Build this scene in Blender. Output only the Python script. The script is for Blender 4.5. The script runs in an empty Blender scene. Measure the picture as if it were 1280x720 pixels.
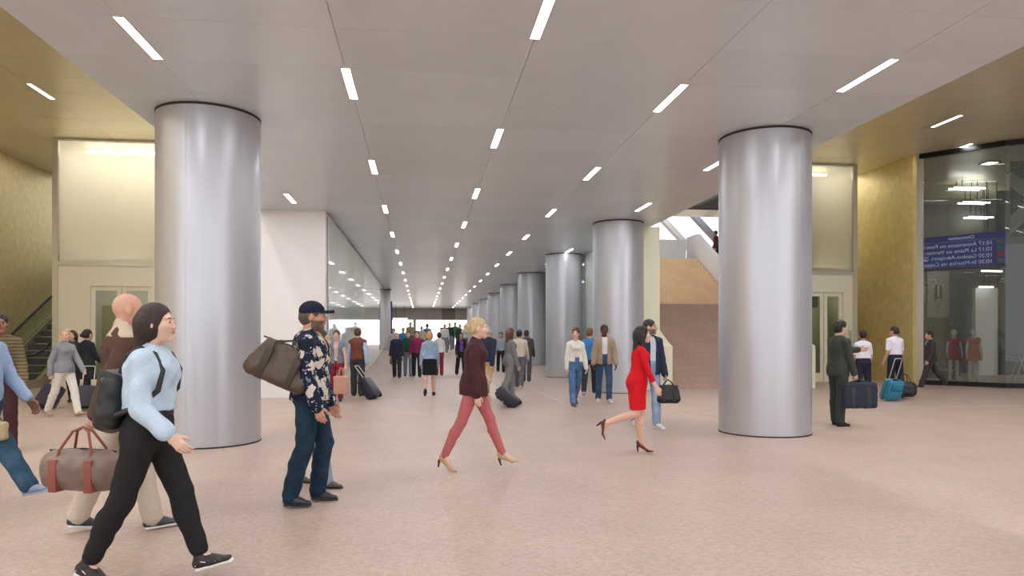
import bpy, bmesh, math, random
import numpy as np
from mathutils import Vector, Matrix

random.seed(7)
scene = bpy.context.scene
COL = scene.collection
rad = math.radians

# ------------------------------------------------------------------ camera
EYE = 1.5
YAW = rad(7.32)
cam_data = bpy.data.cameras.new('camera')
cam_data.sensor_width = 36.0
cam_data.lens = 880.0 / 1280.0 * 36.0
cam_data.shift_y = 62.0 / 1280.0
cam_data.clip_end = 400
cam = bpy.data.objects.new('camera', cam_data)
COL.objects.link(cam)
cam.location = (0, 0, EYE)
cam.rotation_euler = (rad(90), 0, -YAW)
scene.camera = cam

# ------------------------------------------------------------------ world, exposure
world = bpy.data.worlds.new('world')
scene.world = world
world.use_nodes = True
wn = world.node_tree.nodes
wn['Background'].inputs[0].default_value = (0.93, 0.96, 1.0, 1)
wn['Background'].inputs[1].default_value = 2.1
scene.view_settings.view_transform = 'Standard'
scene.view_settings.look = 'None'
scene.view_settings.exposure = -0.32
scene.cycles.sample_clamp_direct = 14.0
scene.view_settings.gamma = 1.0
scene.view_settings.use_curve_mapping = False
LAMP = 108.0          # radiance of the ceiling light strips

# ------------------------------------------------------------------ helpers
CY, SY = math.cos(YAW), math.sin(YAW)
RAMP0, RAMP1, RAMPZ = 30.0, 46.0, 0.70


def floor_z(y):
    return RAMPZ * min(max((y - RAMP0) / (RAMP1 - RAMP0), 0), 1)


def spot(u, v):
    """floor position that stands at that place of the photograph"""
    d = 2.0
    while d < 78:
        X, Y, z = spot_d(u, d)
        if (EYE - z) * 880.0 / d <= v - 422.0:
            break
        d += 0.01
    return X, Y, z


def spot_d(u, d):
    xc = (u - 640.0) / 880.0 * d
    X, Y = xc * CY + d * SY, d * CY - xc * SY
    return X, Y, floor_z(Y)


def lin(c):
    out = []
    for x in c[:3]:
        x = x / 255.0
        out.append(x / 12.92 if x <= 0.04045 else ((x + 0.055) / 1.055) ** 2.4)
    return (out[0], out[1], out[2], 1.0)


MATS = {}


def mat(name, color, rough=0.5, metal=0.0, noise=0.0, nscale=8.0, bump=0.0, bscale=40.0, spec=None,
        emit=None, estr=0.0, stretch=None, alpha=1.0, coat=0.0, aniso=0.0):
    if name in MATS:
        return MATS[name]
    m = bpy.data.materials.new(name)
    m.use_nodes = True
    nt = m.node_tree
    b = nt.nodes['Principled BSDF']
    b.inputs['Roughness'].default_value = rough
    b.inputs['Metallic'].default_value = metal
    if spec is not None:
        b.inputs['Specular IOR Level'].default_value = spec
    if coat:
        b.inputs['Coat Weight'].default_value = coat
        b.inputs['Coat Roughness'].default_value = 0.05
    if aniso:
        b.inputs['Anisotropic'].default_value = aniso
    col = lin(color)
    tc = nt.nodes.new('ShaderNodeTexCoord')
    mp = nt.nodes.new('ShaderNodeMapping')
    nt.links.new(tc.outputs['Object'], mp.inputs['Vector'])
    if stretch:
        mp.inputs['Scale'].default_value = stretch
    nz = nt.nodes.new('ShaderNodeTexNoise')
    nz.inputs['Scale'].default_value = nscale
    nz.inputs['Detail'].default_value = 4
    nt.links.new(mp.outputs[0], nz.inputs['Vector'])
    ramp = nt.nodes.new('ShaderNodeValToRGB')
    lo = [max(0, c * (1 - noise)) for c in col[:3]] + [1]
    hi = [min(1, c * (1 + noise)) for c in col[:3]] + [1]
    ramp.color_ramp.elements[0].position = 0.3
    ramp.color_ramp.elements[0].color = lo
    ramp.color_ramp.elements[1].position = 0.7
    ramp.color_ramp.elements[1].color = hi
    nt.links.new(nz.outputs['Fac'], ramp.inputs[0])
    nt.links.new(ramp.outputs[0], b.inputs['Base Color'])
    if bump:
        n2 = nt.nodes.new('ShaderNodeTexNoise')
        n2.inputs['Scale'].default_value = bscale
        n2.inputs['Detail'].default_value = 3
        nt.links.new(mp.outputs[0], n2.inputs['Vector'])
        bp = nt.nodes.new('ShaderNodeBump')
        bp.inputs['Strength'].default_value = bump
        bp.inputs['Distance'].default_value = 0.02
        nt.links.new(n2.outputs['Fac'], bp.inputs['Height'])
        nt.links.new(bp.outputs[0], b.inputs['Normal'])
    if emit is not None:
        b.inputs['Emission Color'].default_value = lin(emit)
        b.inputs['Emission Strength'].default_value = estr
    MATS[name] = m
    return m


def glass_mat(name, tint, ior=1.5, rough=0.0, frost=0.0, film=0.0):
    """thin architectural glass: clear or frosted pane with a fresnel reflection"""
    if name in MATS:
        return MATS[name]
    m = bpy.data.materials.new(name)
    m.use_nodes = True
    nt = m.node_tree
    nt.nodes.clear()
    out = nt.nodes.new('ShaderNodeOutputMaterial')
    fr = nt.nodes.new('ShaderNodeFresnel')
    fr.inputs[0].default_value = ior
    gl = nt.nodes.new('ShaderNodeBsdfGlossy')
    gl.inputs['Roughness'].default_value = rough
    tr = nt.nodes.new('ShaderNodeBsdfTransparent')
    tr.inputs[0].default_value = lin(tint)
    body = tr.outputs[0]
    if frost:
        tl = nt.nodes.new('ShaderNodeBsdfTranslucent')
        tl.inputs[0].default_value = lin(tint)
        mx = nt.nodes.new('ShaderNodeMixShader')
        mx.inputs[0].default_value = frost
        nt.links.new(tr.outputs[0], mx.inputs[1])
        nt.links.new(tl.outputs[0], mx.inputs[2])
        body = mx.outputs[0]
    if film:
        df = nt.nodes.new('ShaderNodeBsdfDiffuse')
        df.inputs[0].default_value = lin(tint)
        mx = nt.nodes.new('ShaderNodeMixShader')
        mx.inputs[0].default_value = film
        nt.links.new(body, mx.inputs[1])
        nt.links.new(df.outputs[0], mx.inputs[2])
        body = mx.outputs[0]
    ms = nt.nodes.new('ShaderNodeMixShader')
    geo = nt.nodes.new('ShaderNodeNewGeometry')
    sb = nt.nodes.new('ShaderNodeMath')
    sb.operation = 'SUBTRACT'
    sb.inputs[0].default_value = 1.0
    nt.links.new(geo.outputs['Backfacing'], sb.inputs[1])
    ml = nt.nodes.new('ShaderNodeMath')
    ml.operation = 'MULTIPLY'
    nt.links.new(fr.outputs[0], ml.inputs[0])
    nt.links.new(sb.outputs[0], ml.inputs[1])
    nt.links.new(ml.outputs[0], ms.inputs[0])
    nt.links.new(body, ms.inputs[1])
    nt.links.new(gl.outputs[0], ms.inputs[2])
    nt.links.new(ms.outputs[0], out.inputs[0])
    MATS[name] = m
    return m


def emit_mat(name, color, strength):
    if name in MATS:
        return MATS[name]
    m = bpy.data.materials.new(name)
    m.use_nodes = True
    nt = m.node_tree
    nt.nodes.clear()
    out = nt.nodes.new('ShaderNodeOutputMaterial')
    e = nt.nodes.new('ShaderNodeEmission')
    e.inputs[0].default_value = lin(color)
    e.inputs[1].default_value = strength
    nt.links.new(e.outputs[0], out.inputs[0])
    MATS[name] = m
    return m


def link(name, me, m=None, parent=None, loc=None, rot=None):
    o = bpy.data.objects.new(name, me)
    COL.objects.link(o)
    if m is not None and me is not None and len(me.materials) == 0:
        me.materials.append(m)
    if parent is not None:
        o.parent = parent
    if loc is not None:
        o.location = loc
    if rot is not None:
        o.rotation_euler = rot
    return o


def tag(o, label=None, cat=None, group=None, kind=None):
    if label:
        o['label'] = label
    if cat:
        o['category'] = cat
    if group:
        o['group'] = group
    if kind:
        o['kind'] = kind
    return o


def empty(name, loc=(0, 0, 0), rz=0.0, parent=None):
    o = bpy.data.objects.new(name, None)
    COL.objects.link(o)
    o.location = loc
    o.rotation_euler = (0, 0, rz)
    o.empty_display_size = 0.1
    if parent is not None:
        o.parent = parent
    return o


def bm_box(bm, x0, x1, y0, y1, z0, z1, bev=0.0, seg=2):
    r = bmesh.ops.create_cube(bm, size=1.0)
    for v in r['verts']:
        v.co = Vector((x0 + (v.co.x + .5) * (x1 - x0), y0 + (v.co.y + .5) * (y1 - y0), z0 + (v.co.z + .5) * (z1 - z0)))
    if bev:
        es = list({e for v in r['verts'] for e in v.link_edges})
        bmesh.ops.bevel(bm, geom=es, offset=bev, segments=seg, affect='EDGES', profile=0.5)


def bm_tube(bm, pts, r, seg=8):
    pts = [Vector(p) for p in pts]
    rs = r if isinstance(r, (list, tuple)) else [r] * len(pts)
    rings = []
    side = None
    for i, p in enumerate(pts):
        t = (pts[min(i + 1, len(pts) - 1)] - pts[max(i - 1, 0)]).normalized()
        if side is None:
            side = t.orthogonal().normalized()
        side = (side - t * side.dot(t)).normalized()
        w = t.cross(side)
        rings.append([bm.verts.new(p + (side * math.cos(a) + w * math.sin(a)) * rs[i])
                      for a in [2 * math.pi * k / seg for k in range(seg)]])
    for a, b in zip(rings, rings[1:]):
        for k in range(seg):
            bm.faces.new((a[k], a[(k + 1) % seg], b[(k + 1) % seg], b[k]))
    bm.faces.new(rings[0][::-1])
    bm.faces.new(rings[-1])


def bm_mesh(bm, name, smooth=False):
    me = bpy.data.meshes.new(name)
    bmesh.ops.recalc_face_normals(bm, faces=bm.faces[:])
    bm.to_mesh(me)
    bm.free()
    if smooth:
        me.polygons.foreach_set('use_smooth', [True] * len(me.polygons))
        try:
            me.set_sharp_from_angle(angle=rad(40))
        except Exception:
            pass
    return me


def box(name, x0, x1, y0, y1, z0, z1, m, parent=None, bev=0.0, seg=2):
    bm = bmesh.new()
    bm_box(bm, x0, x1, y0, y1, z0, z1, bev, seg)
    return link(name, bm_mesh(bm, name, bev > 0), m, parent)


def tube(name, pts, r, m, parent=None, seg=10):
    bm = bmesh.new()
    bm_tube(bm, pts, r, seg)
    return link(name, bm_mesh(bm, name, True), m, parent)


def prism(name, poly, z0, z1, m, parent=None):
    """upright prism over a ground polygon"""
    bm = bmesh.new()
    a = [bm.verts.new((x, y, z0)) for x, y in poly]
    b = [bm.verts.new((x, y, z1)) for x, y in poly]
    n = len(poly)
    bm.faces.new(a[::-1])
    bm.faces.new(b)
    for i in range(n):
        bm.faces.new((a[i], a[(i + 1) % n], b[(i + 1) % n], b[i]))
    return link(name, bm_mesh(bm, name), m, parent)


def profile(name, pts, x0, x1, m, parent=None):
    """(y, z) outline extruded from x0 to x1"""
    bm = bmesh.new()
    a = [bm.verts.new((x0, y, z)) for y, z in pts]
    b = [bm.verts.new((x1, y, z)) for y, z in pts]
    n = len(pts)
    bm.faces.new(a)
    bm.faces.new(b[::-1])
    for i in range(n):
        bm.faces.new((a[i], b[i], b[(i + 1) % n], a[(i + 1) % n]))
    return link(name, bm_mesh(bm, name), m, parent)


def slab_between(name, p, q, t, z0, z1, m, parent=None):
    """upright slab of thickness t standing on the line p-q"""
    p, q = Vector(p), Vector(q)
    d = (q - p).normalized()
    n = Vector((-d.y, d.x)) * t / 2
    return prism(name, [tuple(p + n), tuple(q + n), tuple(q - n), tuple(p - n)], z0, z1, m, parent)


# ------------------------------------------------------------------ materials of the setting
def terrazzo(name, base, dark, light):
    m = bpy.data.materials.new(name)
    m.use_nodes = True
    nt = m.node_tree
    b = nt.nodes['Principled BSDF']
    tc = nt.nodes.new('ShaderNodeTexCoord')
    vo = nt.nodes.new('ShaderNodeTexVoronoi')
    vo.inputs['Scale'].default_value = 40
    nt.links.new(tc.outputs['Object'], vo.inputs['Vector'])
    r1 = nt.nodes.new('ShaderNodeValToRGB')
    e = r1.color_ramp.elements
    e[0].position, e[0].color = 0.15, lin(dark)
    e[1].position, e[1].color = 0.85, lin(light)
    x = r1.color_ramp.elements.new(0.5)
    x.color = lin(base)
    sep = nt.nodes.new('ShaderNodeSeparateColor')
    nt.links.new(vo.outputs['Color'], sep.inputs[0])
    nt.links.new(sep.outputs[0], r1.inputs[0])
    nz = nt.nodes.new('ShaderNodeTexNoise')
    nz.inputs['Scale'].default_value = 1.1
    nz.inputs['Detail'].default_value = 6
    nt.links.new(tc.outputs['Object'], nz.inputs['Vector'])
    r2 = nt.nodes.new('ShaderNodeValToRGB')
    r2.color_ramp.elements[0].position, r2.color_ramp.elements[0].color = 0.3, (.9, .9, .9, 1)
    r2.color_ramp.elements[1].position, r2.color_ramp.elements[1].color = 0.7, (1.04, 1.04, 1.04, 1)
    nt.links.new(nz.outputs['Fac'], r2.inputs[0])
    mx = nt.nodes.new('ShaderNodeMix')
    mx.data_type = 'RGBA'
    mx.blend_type = 'MULTIPLY'
    mx.inputs[0].default_value = 1.0
    nt.links.new(r1.outputs[0], mx.inputs[6])
    nt.links.new(r2.outputs[0], mx.inputs[7])
    nt.links.new(mx.outputs[2], b.inputs['Base Color'])
    b.inputs['Roughness'].default_value = 0.42
    b.inputs['Specular IOR Level'].default_value = 0.35
    MATS[name] = m
    return m


M_FLOOR = terrazzo('floor_terrazzo', (180, 158, 145), (174, 150, 136), (186, 165, 153))
M_STEP = terrazzo('step_terrazzo', (178, 150, 136), (173, 144, 130), (184, 157, 144))
M_STEP_TAN = terrazzo('tan_upper_step', (228, 198, 160), (224, 193, 154), (232, 204, 168))  # upper flight steps in a lighter tan than the lower flight
M_JOINT = mat('pale_joint', (200, 180, 168), 0.45)
M_PANEL = mat('ceiling_panel_metal', (212, 219, 224), 0.3, 0.14, 0.02, 3.0)
_nt = M_PANEL.node_tree          # panels differ slightly from one another
_oi = _nt.nodes.new('ShaderNodeObjectInfo')
_mr = _nt.nodes.new('ShaderNodeMapRange')
_mr.inputs[3].default_value, _mr.inputs[4].default_value = 0.95, 1.03
_hs = _nt.nodes.new('ShaderNodeHueSaturation')
_b = _nt.nodes['Principled BSDF']
_nt.links.new(_oi.outputs['Random'], _mr.inputs[0])
_nt.links.new(_mr.outputs[0], _hs.inputs['Value'])
_nt.links.new(_b.inputs['Base Color'].links[0].from_socket, _hs.inputs['Color'])
_nt.links.new(_hs.outputs[0], _b.inputs['Base Color'])
M_BACK = mat('ceiling_backing', (70, 68, 66), 0.8)
M_SIDEP = mat('side_ceiling_panel_metal', (224, 214, 182), 0.3, 0.25, 0.02, 3.0)
M_STEEL = mat('brushed_steel', (190, 190, 196), 0.32, 0.55, 0.03, 6.0, stretch=(1, 1, 0.03))
M_RING = mat('dark_shadow_gap', (38, 36, 36), 0.6)
M_WHITE = mat('white_plaster', (232, 228, 226), 0.6, 0, 0.01)
M_CREAM = mat('cream_metal', (222, 216, 194), 0.4, 0.15, 0.01)
M_CREAM_WALL = mat('cream_wall', (224, 220, 192), 0.5, 0.0, 0.02)
M_GOLD = mat('gold_metal_wall', (222, 202, 142), 0.38, 0.4, 0.09, 5.0, bump=0.04, bscale=90)
M_FRAME = mat('pale_aluminium', (196, 192, 180), 0.35, 0.6)
M_LAMP = emit_mat('light_strip', (250, 252, 255), LAMP)
M_GLASS = glass_mat('clear_glass', (232, 240, 236))
M_FROST = glass_mat('frosted_glass', (246, 245, 236), frost=0.55, rough=0.15)
M_SHOPGLASS = glass_mat('shop_glass', (214, 218, 216), ior=1.6, film=0.05)
M_CLAD = mat('glass_cladding', (206, 212, 208), 0.04, 0.0, 0.0, spec=0.9)
M_BLACK = mat('black_metal', (22, 22, 23), 0.45, 0.3)
M_GREYWALL = mat('grey_bulkhead', (152, 148, 142), 0.6, 0, 0.06, 1.5)

# ------------------------------------------------------------------ floor
Y_END = 77.0
X0, X1 = -24.0, 30.0
fl = profile('floor', [(-9, -.3), (-9, 0), (RAMP0, 0), (RAMP1, RAMPZ), (84, RAMPZ), (84, -.3)], X0, X1, M_FLOOR)
tag(fl, 'pale pink terrazzo concourse floor with fine speckle', 'floor', kind='structure')
for i, (x0, x1, y0, y1) in enumerate([(3.23, X1 - 10, 14.03, 14.07), (-10.0, 3.23, 14.03, 14.07), (3.21, 3.25, 14.07, 29.9)]):
    tag(box('trim_%d' % (i + 1), x0, x1, y0, y1, -0.002, 0.0015, M_JOINT), 'thin pale joint strip inlaid in the pink floor',
        'trim', 'joint strips in the floor', 'structure')

# ------------------------------------------------------------------ main ceiling
ZC, ZS = 4.67, 7.4
ceil = box('ceiling', -4.0, 6.5, -9, 78, ZC + 0.035, ZS + 0.3, M_BACK)
tag(ceil, 'low main hall ceiling of grey metal panels', 'ceiling', kind='structure')
XS = [-4.0, -2.97, -0.89, 1.19, 3.265, 5.34, 6.5]
PL = 1.08
YG = 7.38
shared = {}


def panel_mesh(w, l):
    key = (round(w, 3), round(l, 3))
    if key not in shared:
        bm = bmesh.new()
        bm_box(bm, 0, w, 0, l, 0, 0.035)
        shared[key] = bm_mesh(bm, 'ceiling_panel')
        shared[key].materials.append(M_PANEL)
    return shared[key]


rows = list(range(-11, 65))
order = sorted(rows, key=lambda k: (YG + k * PL < 1.0, YG + k * PL))
count = 0
rest = bmesh.new()
for k in order:
    y = YG + k * PL
    for a, b in zip(XS, XS[1:]):
        if count < 300 and y > 1.0:
            o = link('ceiling_panel', panel_mesh(b - a - 0.006, PL - 0.004), None, ceil)
            o.location = (a + .003, y + .002, ZC)
            count += 1
        else:
            bm_box(rest, a + .003, b - .003, y + .002, y + PL - .002, ZC, ZC + .035)
tag(link('ceiling_panel', bm_mesh(rest, 'ceiling_panel'), M_PANEL, ceil), kind='stuff')

# side bays: taller ceilings
bays = []
for i, (xs, ya, yb) in enumerate([([-24, -21.6, -19.5, -17.4, -15.3, -13.2, -11.1, -9.05, -6.95, -5.05, -4.0], 3, 31),
                                  ([6.5, 7.65, 9.75, 11.85, 13.95, 16.05, 18.1, 20.2, 22.3, 24.4], 3, 33)]):
    hole = (-24, -10.9, 27.4, 31) if i == 0 else (6.9, 12.4, 23.4, 30.9)  # unseen openings cut so daylight reaches the gold wall and stairs
    bm = bmesh.new()
    for q in [(xs[0], xs[-1], -9, hole[2]), (xs[0], hole[0], hole[2], hole[3]), (hole[1], xs[-1], hole[2], hole[3]), (xs[0], xs[-1], hole[3], yb)]:
        if q[1] - q[0] > .01 and q[3] - q[2] > .01:
            bm_box(bm, q[0], q[1], q[2], q[3], ZS + .035, ZS + .3)
    c = link('ceiling', bm_mesh(bm, 'ceiling'), M_BACK)
    tag(c, ['taller ceiling over the bay with the gold wall and escalator', 'taller ceiling over the bay with stairs and shop window'][i],
        'ceiling', kind='structure')
    bays.append(c)
    stuff = bmesh.new()
    n = 0
    y = YG - 15 * PL
    while y < yb:
        for a, b in zip(xs, xs[1:]):
            y1 = min(y + PL, yb)
            if hole[0] - .5 < (a + b) / 2 < hole[1] + .5 and hole[2] - .4 < y and y1 < hole[3] + .5:
                continue
            if 6 < y < yb - PL and n < 290 and abs((a + b) / 2 - 1) < 17:
                key = ('s', round(b - a, 3))
                if key not in shared:
                    bm = bmesh.new()
                    bm_box(bm, 0, b - a - .012, 0, PL - .01, 0, .035)
                    shared[key] = bm_mesh(bm, 'ceiling_panel')
                    shared[key].materials.append(M_SIDEP)
                o = link('ceiling_panel', shared[key], None, c)
                o.location = (a + .006, y + .005, ZS)
                n += 1
            else:
                bm_box(stuff, a + .006, b - .006, y + .005, y1 - .005, ZS, ZS + .035)
        y += PL
    tag(link('ceiling_panel', bm_mesh(stuff, 'ceiling_panel'), M_SIDEP, c), kind='stuff')

# ------------------------------------------------------------------ ceiling light strips
bm = bmesh.new()
bm_box(bm, -.05, .05, .01, 1.07, -.004, .0)
M_DIFF = bm_mesh(bm, 'diffuser')
M_DIFF.materials.append(M_LAMP)
bm = bmesh.new()
for x0, x1, y0, y1 in [(-.062, -.05, 0, 1.08), (.05, .062, 0, 1.08), (-.05, .05, 0, .01), (-.05, .05, 1.07, 1.08)]:
    bm_box(bm, x0, x1, y0, y1, -.006, .0)
M_LFRAME = bm_mesh(bm, 'frame')
M_LFRAME.materials.append(M_FRAME)


def ceiling_light(x, y, z, label, group):
    t = tag(empty('ceiling_light', (x, y, z)), label, 'ceiling light', group)
    link('diffuser', M_DIFF, None, t)
    link('frame', M_LFRAME, None, t)


ROWS = [(-2.97, 7.38), (-0.89, 8.46), (1.19, 6.30), (3.265, 8.46), (5.34, 7.38)]
NAMES = ['in the seam that meets the column by the glass lift', 'in the second seam from the white wall', 'in the middle seam of the main ceiling',
         'in the seam beside the long column row', 'in the seam above the long column row']
for (x, y0), nm in zip(ROWS, NAMES):
    k = -3
    while y0 + k * 4.32 < 75:
        y = y0 + k * 4.32
        if y > -8 and not (x < -2.5 and y > 18) and not any(abs(x - cx) < .8 and abs(y + .5 - cy) < .9 for cx, cy in [(-3.03, 10.6), (5.41, 10.6), (5.41, 19.0)] + [(5.41, 26.5 + 7.9 * q) for q in range(7)]):
            ceiling_light(x, y, ZC, 'slim white light strip ' + nm, 'light strips ' + nm)
        k += 1
LSIDE = [(-9.05, 17.65), (-11.35, 24.1), (-11.35, 25.8)] + [(x, -3.3 + 2.16 * k) for x in (-5.05, -6.6) for k in range(11)] + [(x, y) for x in (-9.05, -11.1, -12.6) for y in (-3.3, -1.1, 1.0, 3.2, 5.3, 7.5, 9.6)]  # leading strip visible; the rest unseen, added to brighten bay and gold wall
for x, y in LSIDE:
    ceiling_light(x, y, ZS, 'slim white light strip high above the bay with the gold wall', 'light strips over the gold wall bay')
RSIDE = [(14.2, 17.0), (16.6, 19.45), (15.2, 24.2), (15.2, 24.9)] + [(x, -3.3 + 2.16 * k) for x in (7.65, 9.75, 11.4) for k in range(10)] + [(x, y) for x in (13.95, 16.05, 18.1) for y in (-3.3, -1.1, 1.0, 3.2, 5.3, 7.5)]  # leading pair visible; remaining strips are unseen extras that brighten this bay
for x, y in RSIDE:
    ceiling_light(x, y, ZS, 'slim white light strip high above the bay with the shop window', 'light strips over the shop bay')

# ------------------------------------------------------------------ columns


def ring_mesh(name, r0, r1, z0, z1, seg=96):
    bm = bmesh.new()
    vs = []
    for rr, zz in ((r0, z0), (r1, z0), (r1, z1), (r0, z1)):
        vs.append([bm.verts.new((rr * math.cos(2 * math.pi * k / seg), rr * math.sin(2 * math.pi * k / seg), zz)) for k in range(seg)])
    for i in range(4):
        a, b = vs[i], vs[(i + 1) % 4]
        for k in range(seg):
            bm.faces.new((a[k], a[(k + 1) % seg], b[(k + 1) % seg], b[k]))
    return bm_mesh(bm, name, True)


def shaft_mesh(name, r, z0, z1, a0, a1, seg=48):
    """one curved sheet of the column cladding"""
    bm = bmesh.new()
    rings = []
    for rr, zz in ((r - .01, z0), (r, z0), (r, z1), (r - .01, z1)):
        rings.append([bm.verts.new((rr * math.cos(a0 + (a1 - a0) * k / seg), rr * math.sin(a0 + (a1 - a0) * k / seg), zz)) for k in range(seg + 1)])
    for i in range(4):
        a, b = rings[i], rings[(i + 1) % 4]
        for k in range(seg):
            bm.faces.new((a[k], a[k + 1], b[k + 1], b[k]))
    bm.faces.new([r_[0] for r_ in rings])
    bm.faces.new([r_[-1] for r_ in rings][::-1])
    return bm_mesh(bm, name, True)


CR = 0.70
SHAFT = {}
for z0 in (0.0, RAMPZ):
    SHAFT[z0] = [shaft_mesh('cladding_sheet', CR, 0.02, ZC - .03 - z0, a + .002, a + math.pi - .002) for a in (-1.75, -1.75 + math.pi)]
RINGM = ring_mesh('shadow_gap_ring', CR - .05, CR + .004, 0, .034)
BASEM = ring_mesh('base_ring', CR - .05, CR + .006, 0, .02)
COREM = ring_mesh('core', .05, CR - .012, 0, 3.9, 32)


def column(x, y, label, group=None, seam=0.0):
    z = floor_z(y)
    key = 0.0 if z < .3 else RAMPZ
    t = tag(empty('column', (x, y, key if key else 0.0), seam), label, 'column', group)
    for me in SHAFT[key]:
        link('cladding_sheet', me, M_STEEL, t)
    link('core', COREM, M_RING, t)
    link('shadow_gap_ring', RINGM, M_RING, t, (0, 0, ZC - .034 - key))
    link('base_ring', BASEM, M_RING, t)


column(-3.03, 10.6, 'wide brushed steel column beside the bald man in the brown jacket', seam=0.03)
column(5.41, 10.6, 'wide brushed steel column beside the man in the dark suit', seam=0.55)
column(5.41, 19.0, 'brushed steel column behind the man in the tan blazer', seam=0.3)
y = 26.5
while y < 76:
    column(5.41, y, 'brushed steel column of the long row beyond the woman in white jacket', 'columns of the long row', seam=0.2)
    y += 7.9

# ------------------------------------------------------------------ hall walls
# white block behind the first column, glass cladding running away from it
tag(prism('wall_left_block', [(-4.6, 18.1), (-2.4, 18.1), (-2.4, 46.2), (-4.6, 46.2)], 0, ZC, M_WHITE), 'smooth white wall block behind the wide steel column', 'wall', kind='structure')
clad = tag(empty('wall_left_glazing', (-2.4, 18.1, 0)), 'long reflective glass wall running from the white block', 'wall', kind='structure')
for k in range(13):
    ya, yb = k * 2.15 + .35, k * 2.15 + 2.49
    box('pane', 0.02, 0.05, ya, yb, floor_z(18.1 + ya) + .08, ZC - .04, M_CLAD, clad)
box('base_rail', 0.0, 0.055, .3, 28.1, 0.0, 0.08, M_FRAME, clad)
cx, cy = -2.35, 46.9
t = tag(empty('pilaster', (cx, cy, RAMPZ)), 'slim pale square pillar at the far end of the glass wall', 'pillar')
box('shaft', -.32, .32, -.3, .34, 0, ZC - RAMPZ - .05, mat('pale_pillar', (206, 205, 204), .4, .3), t, .03)
box('capital', -.36, .36, -.36, .36, ZC - RAMPZ - .05, ZC - RAMPZ - .01, M_RING, t)
t = tag(box('banner_strip', -2.05, -1.93, 47.3, 47.5, RAMPZ, 3.9, mat('purple_banner', (92, 70, 140), .6)), 'narrow purple vertical banner beside the slim pale pillar', 'banner')
tag(box('wall_left_far', -4.2, -3.2, 47.6, 77, RAMPZ, ZC, M_WHITE), 'white wall beyond the slim pillar', 'wall', kind='structure')
# wall beside the stairs and glass cladding behind the column row
tag(prism('wall_right_pier', [(6.22, 19.5), (6.78, 19.5), (6.78, 77), (6.22, 77)], 0, ZC, M_CREAM_WALL), 'pale cream pier wall between the columns and the stairs', 'wall', kind='structure')
clad = tag(empty('wall_right_glazing', (6.2, 19.6, 0)), 'glass wall panels behind the long column row', 'wall', kind='structure')
for k in range(26):
    ya, yb = k * 2.15 + .02, k * 2.15 + 2.13
    box('pane', -.04, -.01, ya, yb, floor_z(19.6 + ya) + .05, ZC - .04, M_CLAD, clad)

# far end of the hall
fe = tag(empty('wall_far', (0, Y_END, RAMPZ)), 'far end wall with a grey bulkhead above a bright opening', 'wall', kind='structure')
ztop = ZC - RAMPZ
for x0, x1 in [(-3.2, -1.3), (-1.27, 2.2), (2.23, 3.6), (3.63, 6.2)]:
    box('bulkhead_panel', x0, x1, 0, .3, ztop - 1.25, ztop, mat('dark_bulkhead', (104, 100, 96), .6) if x0 == 2.23 else M_GREYWALL, fe)
box('back_wall', -8, 10, 4.0, 4.2, 0, ztop, emit_mat('glowing_back_wall', (255, 252, 248), 3.0), fe)  # wall itself glows in place of daylight at the far opening
box('bulkhead_backing', -3.2, 6.2, .3, .4, ztop - 1.24, ztop, M_RING, fe)
df = box('door_frame', 2.1, 3.65, 3.6, 3.8, 0, 1.95, M_BLACK, fe)
box('door_glass', 2.22, 3.53, 3.55, 3.6, 0, 1.83, mat('dim_glass', (150, 146, 138), .2), fe)
box('end_pier', -.9, -.6, 0, .3, 0, ztop - 1.25, M_GREYWALL, fe)
lb = tag(empty('lightbox_sign', (-2.8, 70.0, RAMPZ)), 'white blank lightbox hanging at the far end of the hall', 'sign')
box('light_panel', 0, 1.45, 0, .12, 2.05, 2.75, emit_mat('lightbox', (255, 255, 255), 1.2), lb)
for x in (.3, 1.1):
    box('hanger', x, x + .03, .05, .08, 2.75, ZC - RAMPZ, M_BLACK, lb)

# ------------------------------------------------------------------ gold walls of the side bays
tag(box('wall_left_gold', -13.6, -13.2, 2, 31, 0, ZS, M_GOLD), 'tall brushed gold metal wall behind the escalator', 'wall', kind='structure')
tag(box('wall_left_bay_end', -10.8, -4.6, 30.6, 31, 0, ZS, M_CREAM_WALL), 'cream wall closing the bay behind the glass lift', 'wall', kind='structure')
tag(box('wall_right_gold', 15.7, 16.0, 20.85, 26.4, 0, ZS, M_GOLD), 'tall brushed gold metal wall between lift and shop window', 'wall', kind='structure')
tag(box('wall_right_bay_end', 12.62, 15.7, 26.0, 26.4, 0, ZS, M_CREAM_WALL), 'cream wall behind the lift beside the stairs', 'wall', kind='structure')


tag(box('wall_right_unseen', 24.4, 24.7, -9, 20, 0, ZS + .3, M_GREYWALL), 'grey wall closing the shop side of the bay', 'wall', kind='structure')  # unseen wall added to keep sky glare out of the shop glass

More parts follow.
